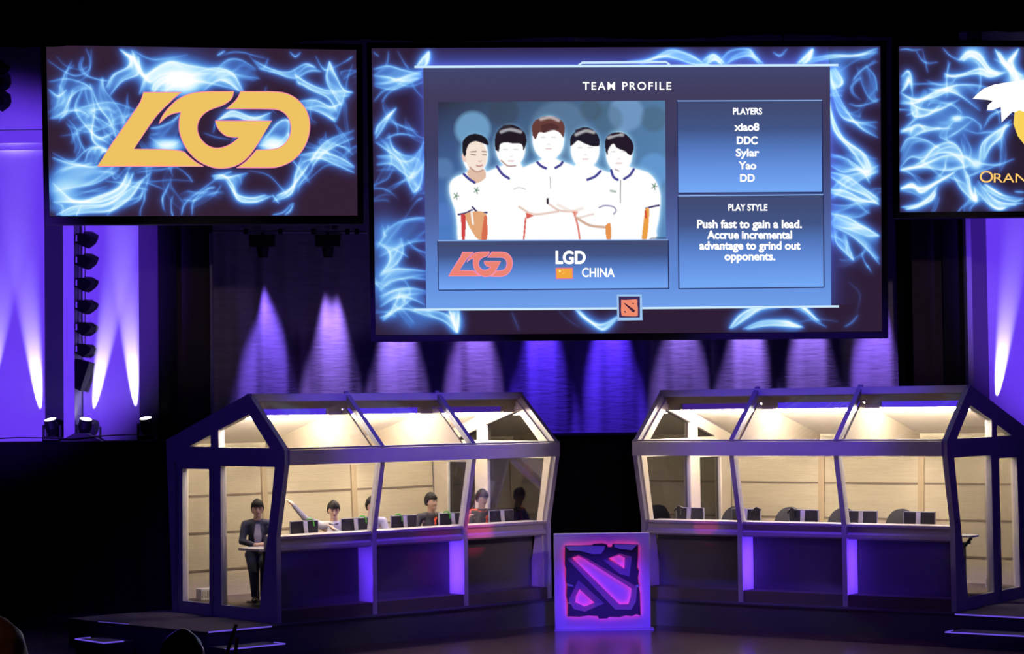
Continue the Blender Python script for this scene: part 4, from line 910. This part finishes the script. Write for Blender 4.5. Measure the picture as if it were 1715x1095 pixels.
for b, px, lab in ((BL, 890, 'small camera on a black stand inside the right end of the left booth'), (BR, 1100, 'small camera on a black stand inside the left end of the right booth')):
    u = solve_u(b, px, .95, 1.8); r = empty('camera_stand', bw(b, u, .95, .2), b['s'] * b['a'], lab, 'camera', 'cameras on stands')
    MB().tube((0, 0, .3), (0, 0, 1.62), .018).build('pole', M['dark'], r)
    for k in range(3): a = k * 2.094 + .5; MB().tube((0, 0, .5), (.22 * math.cos(a), .22 * math.sin(a), .01), .012).build('leg', M['dark'], r)
    MB().box(-.05, .05, -.1, .1, 1.62, 1.72).tube((0, -.1, 1.67), (0, -.16, 1.67), .035).build('camera_body', M['dark'], r, bevel=.01)
    MB().bar([(-.17, 0, 1.70), (-.1, -.02, 1.64), (0, 0, 1.62), (.1, -.02, 1.64), (.17, 0, 1.72)], .022).build('shoulder_grip', M['dark'], r)
    MB().box(-.015, .015, -.04, -.02, 1.52, 1.6).build('tally_lamp', M['armw'], r)

# ---------------------------------------------------------------- platforms, steps
def platform(b, label, nose, steps, uo):
    s = b['s']; root = empty('stage_platform', (b['x'], b['y'], 0), s * b['a'], label, 'platform', 'low booth platforms')
    g = lambda u, v, z: (s * u, v, z)
    P = uo; MB().prism([P], g, PH - .03, PH).build('platform_top', M['plat'], root)
    Q = [(u + (.015 if u < 0 else -.015), v + (.015 if v < 1 else -.015)) for u, v in P]
    MB().prism([Q], g, 0, PH - .03).build('platform_fascia', M['riser'], root)
    def led(m, p, q, z, w=.012):
        p, q = Vector((s * p[0], p[1], z)), Vector((s * q[0], q[1], z)); m.tube(p, q, w, n=6)
    for p, q in nose: m = MB(); led(m, p, q, PH - .005); m.build('led_edge', M['led'], root)
    for (u0, u1, v0, v1, lab, E) in steps:
        r = empty('step_box', bw(b, (u0 + u1) / 2, (v0 + v1) / 2, -PH), s * b['a'], lab, 'step', 'step boxes'); cu, cv_ = (u0 + u1) / 2, (v0 + v1) / 2
        a, c = sorted((s * (u0 - cu), s * (u1 - cu))); MB().box(a, c, v0 - cv_, v1 - cv_, 0, .225).build('tread_box', M['riser'], r)
        for p, q in E: m = MB(); led(m, (p[0] - cu, p[1] - cv_), (q[0] - cu, q[1] - cv_), .228); m.build('led_edge', M['led'], r)
platform(BL, 'low dark platform under the left booth', [((-1.83, 2.48), (-1.70, 1.74)), ((-1.5, -.29), (-.31, -.29))],
         [(-2.38, -1.84, 1.38, 2.27, 'violet-edged step at the left side of the left platform', [((-2.38, 2.27), (-2.38, 1.38)), ((-2.38, 1.38), (-2.02, 1.38)), ((-2.38, 2.27), (-2.1, 2.27))]),
          (-1.52, -.48, -.90, -.29, 'violet-edged step in front of the left platform corner', [((-1.52, -.90), (-.48, -.90)), ((-.48, -.90), (-.48, -.6)), ((-1.52, -.9), (-1.52, -.8))])],
         [(-1.85, 3.45), (-1.85, 2.48), (-1.53, -.28), (L + .32, -.28), (L + .32, 3.45)])
platform(BR, 'low dark platform under the right booth', [((-.12, -.345), (-1.9, -.42))],
         [(-1.9, -.25, -1.06, -.44, 'violet-edged step in front of the right platform', [((-.25, -1.06), (-1.9, -1.06)), ((-.25, -1.06), (-.25, -.75))])],
         [(-1.9, 3.45), (-1.9, -.40), (0, -.34), (L + .32, -.28), (L + .32, 3.45)])

# ---------------------------------------------------------------- emblem stand
def emblem():
    E = Screen(1010, 975, 37.6, 0.0); P = lambda L_: [(900 + a / 4.66, 860 + b / 4.66) for a, b in L_]
    root = empty('emblem_stand', (1.53, 37.66, 0), 0, 'upright violet board with a dark chiselled emblem glowing red, between the booths', 'sign')
    x0, x1 = .68, 2.345; zt = E.pt(1005, 893).z
    MB().box(x0, x1, 37.6, 37.75, .03, zt).build('board', M['board'], root, world=True, bevel=.01)
    MB().box(x0 - .01, x1 + .05, 37.57, 37.8, 0, .03).build('base_plate', M['board'], root, world=True)
    out = P([(215, 248), (330, 247), (425, 243), (440, 232), (510, 229), (545, 240), (550, 258), (580, 258), (588, 232), (690, 234), (788, 240), (786, 330), (780, 420), (794, 445), (785, 500), (790, 555), (800, 620), (806, 795), (770, 785), (740, 800), (690, 795), (640, 808), (560, 805), (545, 818), (480, 820), (470, 800), (400, 795), (330, 805), (236, 802), (238, 700), (226, 640), (230, 560), (222, 520), (224, 430), (214, 400)])
    cen = Vector((sum(p[0] for p in out) / len(out), sum(p[1] for p in out) / len(out)))
    outf = [tuple(cen + (Vector(p) - cen) * .985) for p in out]
    back = [P([(270, 345), (320, 330), (378, 360), (735, 585), (728, 650), (710, 705), (640, 708)]), P([(555, 350), (640, 322), (682, 345), (678, 430), (620, 390)]), P([(328, 590), (445, 695), (370, 725), (295, 690), (302, 640)])]
    front = [P([(232, 352), (320, 318), (390, 350), (780, 572), (768, 690), (735, 750), (608, 748)]), P([(515, 362), (640, 310), (738, 335), (718, 490), (640, 470)]), P([(320, 518), (522, 700), (372, 764), (284, 745), (242, 676)])]
    z0, z1 = .055, .16
    m = MB(); m.flat([outf] + front, E.fn(z1))
    for A, B, za, zb in [(out, outf, z0, z1)]:
        for i in range(len(A)):
            j = (i + 1) % len(A); m.quad(E.pt(*A[i], za), E.pt(*A[j], za), E.pt(*B[j], zb), E.pt(*B[i], zb))
    m.flat([out] + back, E.fn(z0)); fr = m.build('emblem_plate', M['embf'], root, world=True, norm=True)
    for A, B in zip(back, front):
        m = MB(); n = len(A)
        for i in range(n):
            j = (i + 1) % n; m.quad(E.pt(*A[i], z0), E.pt(*A[j], z0), E.pt(*B[j], z1), E.pt(*B[i], z1))
        m.build('cut_bevel', M['bevel'], fr, world=True, norm=False)
    for Q in (P([(222, 256), (330, 252), (430, 250), (528, 252), (520, 285), (495, 314), (430, 316), (330, 290), (248, 288)]), P([(600, 240), (700, 240), (776, 244), (738, 286), (650, 276), (602, 262)]),
              P([(230, 545), (275, 555), (285, 572), (235, 565)]), P([(235, 690), (262, 690), (268, 706), (240, 704)]), P([(765, 560), (797, 552), (797, 572), (768, 578)])):
        m = MB(); c = Vector((sum(p[0] for p in Q) / len(Q), sum(p[1] for p in Q) / len(Q))); mn = min(p[1] for p in Q); mx = max(p[1] for p in Q)
        V = [E.pt(p[0], p[1], z1 + .004 + .05 * (p[1] - mn) / (mx - mn)) for p in Q]; Bk = [E.pt(p[0], p[1], z1 - .01) for p in Q]
        vt = [m.bm.verts.new(v) for v in V]; vb = [m.bm.verts.new(v) for v in Bk]; m.bm.faces.new(vt)
        for i in range(len(Q)): j = (i + 1) % len(Q); m.bm.faces.new([vt[i], vt[j], vb[j], vb[i]])
        m.build('chiselled_facet', M['bevel'], fr, world=True)
    def band(Q, k, name):
        c = Vector((sum(p[0] for p in Q) / len(Q), sum(p[1] for p in Q) / len(Q))); R = []
        for i in range(len(Q)):
            a, b_, d = Vector(Q[i - 1]), Vector(Q[i]), Vector(Q[(i + 1) % len(Q)]); t = (d - a).normalized(); n = Vector((-t.y, t.x))
            if n.dot(b_ - c) < 0: n = -n
            R.append(b_ + n * k)
        m = MB()
        for i in range(len(R)): j = (i + 1) % len(R); m.quad(E.pt(*R[i], .012), E.pt(*R[j], .012), E.pt(*R[j], .05), E.pt(*R[i], .05))
        m.build(name, M['red'], root, world=True)
    band(out, -.9, 'red_led_strip')
    for Q in back: band(Q, .9, 'red_led_strip')
emblem()

# ---------------------------------------------------------------- people
def remeshed(m, name, mt, parent, vox=.011, sm=4):
    o = m.build(name, mt, parent); r = o.modifiers.new('skin', 'REMESH'); r.mode = 'VOXEL'; r.voxel_size = vox; r.use_smooth_shade = True
    k = o.modifiers.new('smooth', 'SMOOTH'); k.iterations = sm; k.factor = .5; return o
def person(loc, rz, label, J, mats, hyaw=0, hpitch=0, hroll=0, hair='short', group=None, collar=None, sleeve=None, open_shirt=False, hcol=None, scale=1, legs=True, badge=None, vox=.011):
    top, trou = mats
    r = empty('person', loc, rz, label, 'person', group); r.scale = (scale,) * 3
    V = {k: Vector(v) for k, v in J.items()}; up = Vector((0, 0, 1))
    hm = Matrix.Translation(V['head']) @ Matrix.Rotation(hyaw, 4, 'Z') @ Matrix.Rotation(hroll, 4, 'Y') @ Matrix.Rotation(hpitch, 4, 'X')   # face looks to -y
    m = MB(); m.capsule(V['neck'] - (V['neck'] - V['chest']) * .15, V['neck'] + (V['head'] - V['neck']) * .5, .058, .052)
    def hf(p):
        q = p.copy(); t = (p.z + .12) / .24
        if p.z < 0: k = 1 + p.z * 2.1; q.x *= k; q.y = q.y * (1 + p.z * 1.2) - (-p.z) * .12
        return q
    h = MB(); h.ball((0, 0, 0), .074, .092, .118, 24, 18, hf)
    h.capsule((0, -.088, .012), (0, -.104, -.024), .009, .015)            # nose
    for sx in (-1, 1): h.ball((sx * .077, .005, -.005), .012, .022, .032, 10, 8)      # ears
    h.ball((0, -.078, -.09), .026, .022, .02, 10, 8)                      # chin
    h.bm.transform(hm); me = bpy.data.meshes.new('t'); h.bm.to_mesh(me); h.bm.free(); m.bm.from_mesh(me); bpy.data.meshes.remove(me)
    m.capsule(V['chest'], V['neck'] - up * .06, .10, .07); m.capsule(V['pelvis'], V['chest'], .11, .10)
    for sd in 'lr':
        m.capsule(V['chest'] + (V['sh' + sd] - V['chest']) * .3, V['sh' + sd], .06, .045); m.capsule(V['sh' + sd], V['el' + sd], .045, .036); m.capsule(V['el' + sd], V['wr' + sd], .036, .025)
        d = (V['wr' + sd] - V['el' + sd]).normalized(); hd = V.get('hd' + sd); f = (hd.normalized() if hd is not None else d); w = V['wr' + sd]
        side = f.cross(up if abs(f.z) < .9 else Vector((0, 1, 0))).normalized(); nn = side.cross(f).normalized()
        pc = w + f * .055; m.capsule(w, pc, .024, .030)
        for k, (o_, ln) in enumerate(((-.027, .062), (-.009, .072), (.010, .068), (.028, .052))):
            a = pc + side * o_ + f * .015; b_ = a + f * ln * .5; c = b_ + (f * .75 - nn * .6).normalized() * ln * .5
            m.capsule(a, b_, .0105, .0095); m.capsule(b_, c, .0095, .008)
        a = w + f * .02 - side * .025; b_ = a + (f * .7 - side * .8).normalized() * .035; m.capsule(a, b_, .012, .010); m.capsule(b_, b_ + f * .028, .010, .009)
        if legs:
            m.capsule(V['pelvis'], V['hip' + sd], .09, .075); m.capsule(V['hip' + sd], V['kn' + sd], .07, .05); m.capsule(V['kn' + sd], V['an' + sd], .048, .032)
            m.capsule(V['an' + sd], V['an' + sd] + Vector((0, -.14, -.04)), .032, .026)
    remeshed(m, 'body', M['skin'], r, vox, 3)
    # top
    m = MB(); m.capsule(V['chest'] + up * .02, V['neck'] - up * .07, .125, .085); m.capsule(V['pelvis'] + up * .02, V['chest'], .135, .13)
    for sd in 'lr':
        m.capsule(V['chest'] + up * .08 + (V['sh' + sd] - V['chest']) * .3, V['sh' + sd], .075, .062)
        if sleeve is None or sd not in sleeve:
            m.capsule(V['sh' + sd], V['el' + sd], .062, .05); m.capsule(V['el' + sd], V['wr' + sd] - (V['wr' + sd] - V['el' + sd]) * .06, .05, .036)
        else: m.capsule(V['sh' + sd], V['sh' + sd] + (V['el' + sd] - V['sh' + sd]) * .35, .062, .058)
    remeshed(m, 'jacket' if top is not M['white'] else 'shirt', top, r, .013, 4)
    if sleeve:
        for sd in sleeve:
            m = MB(); m.capsule(V['sh' + sd] + (V['el' + sd] - V['sh' + sd]) * .3, V['el' + sd], .056, .047); m.capsule(V['el' + sd], V['wr' + sd] - (V['wr' + sd] - V['el' + sd]) * .08, .047, .034)
            tag(remeshed(m, 'sleeve', M['greysl'], r, .012, 3), 'grey long sleeve')
    if open_shirt:
        n = V['neck']; m = MB(); y = V['chest'].y - .132
        m.prism([[(-.03, n.z - .06), (.03, n.z - .06), (.055, V['chest'].z - .05), (.03, V['pelvis'].z + .05), (-.03, V['pelvis'].z + .05), (-.055, V['chest'].z - .05)]], lambda a, c, t: (a + n.x, t + .0 * c + (.035 if c > n.z - .1 else 0), c), y - .012, y + .02)
        m.build('shirt_front', M['white'], r)
    if collar:
        m = MB(); c = V['neck'] - up * .035
        for k in range(16):
            a0, a1 = [2 * math.pi * (k + q) / 16 for q in (0, 1)]
            m.tube(c + Vector((.07 * math.cos(a0), .066 * math.sin(a0), -.02 * math.sin(-a0))), c + Vector((.07 * math.cos(a1), .066 * math.sin(a1), -.02 * math.sin(-a1))), .016, n=8)
        m.build('collar', M[collar], r, smooth=True)
        if collar == 'orange':
            m = MB(); a, b_ = V['neck'] + Vector((-.07, -.02, -.02)), V['shr'] + Vector((0, -.01, .045)); m.tube(a, b_, .018, .022); m.build('shoulder_stripe', M['orange'], r)
    if badge:
        m = MB(); c = V['chest']; m.prism([[(-.02, .02), (.02, .06), (.035, .04), (.012, .0), (.02, -.05), (-.01, -.06), (-.005, -.01)]], lambda a, z, t: (c.x + a + badge[0], c.y + t, c.z + z + badge[1]), -.145, -.12); m.build('chest_emblem', M['orange'], r)
    if legs:
        m = MB(); m.capsule(V['pelvis'] + Vector((-.03, 0, 0)), V['pelvis'] + Vector((.03, 0, 0)), .128, .128)
        for sd in 'lr': m.capsule(V['pelvis'], V['hip' + sd], .11, .095); m.capsule(V['hip' + sd], V['kn' + sd], .09, .066); m.capsule(V['kn' + sd], V['an' + sd] + up * .03, .064, .05)
        remeshed(m, 'trousers', trou, r, .014, 3)
        for sd in 'lr':
            a = V['an' + sd]; m = MB(); m.ball((a.x, a.y - .06, a.z - .035), .05, .13, .045, 14, 10); m.build('shoe', M['dark'], r, smooth=True)
    # face and hair
    def part(m_, name, mt, par, **k): m_.bm.transform(hm); return m_.build(name, mt, par, smooth=True, **k)
    for sx in (-1, 1):
        m = MB(); m.ball((sx * .029, -.083, .012), .013, .008, .006, 12, 8); part(m, 'eye', M['eyem'], r)
        m = MB(); m.capsule((sx * .014, -.090, .030), (sx * .044, -.078, .032), .0045, .004); part(m, 'eyebrow', M['hair'], r)
    m = MB(); m.ball((0, -.090, -.052), .022, .008, .006, 12, 8); part(m, 'mouth', M['lipm'], r)
    def hairf(p):
        q = p.copy(); th = math.atan2(-p.y, abs(p.x) + 1e-6)                # pi/2 at the front
        lim = .028 + .004 * math.sin(p.x * 130) if th > .35 else (-.035 if th > -.1 else -.075)
        if hair == 'fringe': lim = .026 + .007 * math.sin(p.x * 160) if th > .3 else (-.05 if th > -.2 else -.085)
        if q.z < lim: q.z = lim + (q.z - lim) * .05; q.x *= .93; q.y *= .93
        k = 1 + .035 * math.sin(p.x * 90 + p.z * 60) * math.sin(p.y * 80 + 1); q.x *= k; q.y *= k; q.z *= (1 + .03 * math.sin(p.x * 70 + 2) if q.z > .05 else 1)
        return q
    m = MB(); m.ball((0, .010, .020), .094, .110, .128, 40, 28, hairf); part(m, 'hair', hcol or M['hair'], r)
    return r
FL = .2
SCL = 1.2
def seated(hz=1.72, lean=0.0):               # joints of a seated figure, scaled later; hz = head centre over the platform
    k = (hz - FL) / SCL - 1.24
    return dict(pelvis=(0, .10, .56), chest=(0, .04 - lean, .90 + k), neck=(0, .0 - lean, 1.09 + k), head=(0, -.04 - lean, 1.24 + k), shl=(.18, .01 - lean, 1.01 + k), shr=(-.18, .01 - lean, 1.01 + k),
                ell=(.24, -.10, .80), wrl=(.14, -.32, .80), elr=(-.24, -.10, .80), wrr=(-.14, -.32, .80),
                hipl=(.1, .06, .54), hipr=(-.1, .06, .54), knl=(.12, -.36, .50), knr=(-.12, -.36, .50), anl=(.12, -.36, .09), anr=(-.12, -.36, .09))
def stool(b, u, v, lab):
    r = empty('stool', bw(b, u, v, FL), b['a'], lab, 'stool', 'stools behind the left booth desk')
    MB().tube((0, 0, .50), (0, 0, .56), .22, .22, 24).build('seat', M['blackj'], r, bevel=.01); MB().tube((0, 0, .03), (0, 0, .50), .03).build('post', M['dark'], r); MB().tube((0, 0, 0), (0, 0, .03), .22, .2, 24).build('base', M['dark'], r)
# px of head, pose
v = 1.35
J = seated(1.70); u = solve_u(BL, 559, v, 1.70)
J.update(elr=(-.40, -.06, 1.13), wrr=(-.585, -.04, 1.34), hdr=(-.6, 0, .55), ell=(.17, -.18, .86), wrl=(.03, -.24, .98), hdl=(-.6, 0, .5), shr=(-.19, 0, 1.03))
person(bw(BL, u, v, FL), .0, 'seated person in white shirt stretching one grey-sleeved arm up to the left', J, (M['white'], M['jeans']), hyaw=.25, hpitch=.22, sleeve='r', group='players in the left booth', collar='blackj', scale=SCL); stool(BL, u, v + .12, 'black stool under the player with the raised arm')
J = seated(1.74); u = solve_u(BL, 622, v, 1.72); person(bw(BL, u, v, FL), .35, 'person in white shirt mostly hidden behind the first window post of the left booth', J, (M['white'], M['jeans']), hyaw=.2, hpitch=.1, hair='fringe', group='players in the left booth', scale=SCL); stool(BL, u, v + .12, 'black stool under the half-hidden white-shirted player')
J = seated(1.76); u = solve_u(BL, 722, v, 1.76); J.update(ell=(.36, .02, .98), wrl=(.52, -.06, 1.06), elr=(-.24, -.08, .86), wrr=(-.03, -.25, .92), hdr=(1, 0, .1))
person(bw(BL, u, v, FL), .1, 'seated person in black jacket with a red chest emblem, looking to the right', J, (M['blackj'], M['jeans']), hyaw=.75, hpitch=.02, group='players in the left booth', badge=(.05, .06), scale=SCL); stool(BL, u, v + .12, 'black stool under the player with the red chest emblem')
J = seated(1.78); u = solve_u(BL, 806, v, 1.76); J.update(wrl=(.22, -.28, .92))
person(bw(BL, u, v, FL), .35, 'seated person in black jacket with orange shoulder stripe, looking down at a monitor', J, (M['blackj'], M['jeans']), hyaw=.45, hpitch=.32, hair='fringe', group='players in the left booth', collar='orange', badge=(.05, .03), scale=SCL); stool(BL, u, v + .12, 'black stool under the player with the orange shoulder stripe')
# man sitting high by the door
v = 1.45; u = solve_u(BL, 431, v, 1.7)
J = dict(pelvis=(0, .06, .70), chest=(0, .02, 1.0), neck=(0, .0, 1.17), head=(0, -.035, 1.315), shl=(.17, .01, 1.10), shr=(-.17, .01, 1.10), ell=(.22, -.06, .87), wrl=(.10, -.26, .84), elr=(-.22, -.06, .87), wrr=(-.06, -.26, .83), hdl=(-1, -.3, 0), hdr=(1, -.3, 0),
         hipl=(.09, .04, .67), hipr=(-.09, .04, .67), knl=(.08, -.24, .50), knr=(-.07, -.12, .44), anl=(.07, -.14, .08), anr=(-.05, -.04, .08))
pm = bw(BL, u, v, FL)
person(pm, .15, 'person perched by the left booth door in navy jacket over white shirt', J, (M['navy'], M['jeans']), hyaw=.05, hpitch=.1, hair='fringe', open_shirt=True, scale=SCL)
r = empty('stool', pm + Vector((-.02, .13, 0)), 0, 'tall black stool behind the man in the navy jacket', 'stool'); MB().tube((0, 0, .68), (0, 0, .74), .16, .16, 24).build('seat', M['blackj'], r); MB().tube((0, 0, .03), (0, 0, .68), .03).build('post', M['dark'], r); MB().tube((0, 0, 0), (0, 0, .03), .2, .18, 24).build('base', M['dark'], r)
# audience
st = dict(pelvis=(0, .0, .92), chest=(0, .0, 1.25), neck=(0, 0, 1.48), head=(0, 0, 1.60), shl=(.19, 0, 1.42), shr=(-.19, 0, 1.42), ell=(.24, 0, 1.12), wrl=(.24, -.06, .86), elr=(-.24, 0, 1.12), wrr=(-.24, -.06, .86),
          hipl=(.1, 0, .88), hipr=(-.1, 0, .88), knl=(.1, -.02, .48), knr=(-.1, -.02, .48), anl=(.1, 0, .08), anr=(-.1, 0, .08))
m = MB(); m.box(-6, 6, 7.6, 10.8, .9, 1.23); m.box(-6, 6, 4.5, 7.6, .9, 1.5); m.box(-6, 6, 4.5, 10.8, 0, .9); tag(m.build('floor_audience', M['black']), kind='structure')
p = at(305, 1056, 9.0); st1 = dict(st); person((p.x, 9.0, 1.23), math.pi, 'dark-haired person in the audience seen from behind at the bottom edge', st1, (M['blackj'], M['jeans']), group='audience heads', scale=(p.z - 1.23) / 1.74, vox=.012, hcol=M['ghair'])
p = at(-6, 1037, 6.6); person((p.x, 6.6, 1.5), math.pi, 'brown-haired person in the audience cut off by the bottom left corner', dict(st), (M['btop'], M['jeans']), group='audience heads', scale=(p.z - 1.5) / 1.74, hcol=mat('brown_hair', (.30, .13, .06), .5), vox=.012)
r = empty('wooden_easel', at(392, 1092, 9.6), 0, 'thin brown wooden sticks leaning together at the bottom edge', 'easel')
a, b_, c = at(396, 1045, 9.6), at(371, 1120, 9.6), at(392, 1120, 9.6)
MB().tube(a, b_, .008, .009).build('leg', M['wood'], r, world=True); MB().tube(a - Vector((0, -.02, .06)), c, .008, .009).build('leg', M['wood'], r, world=True)
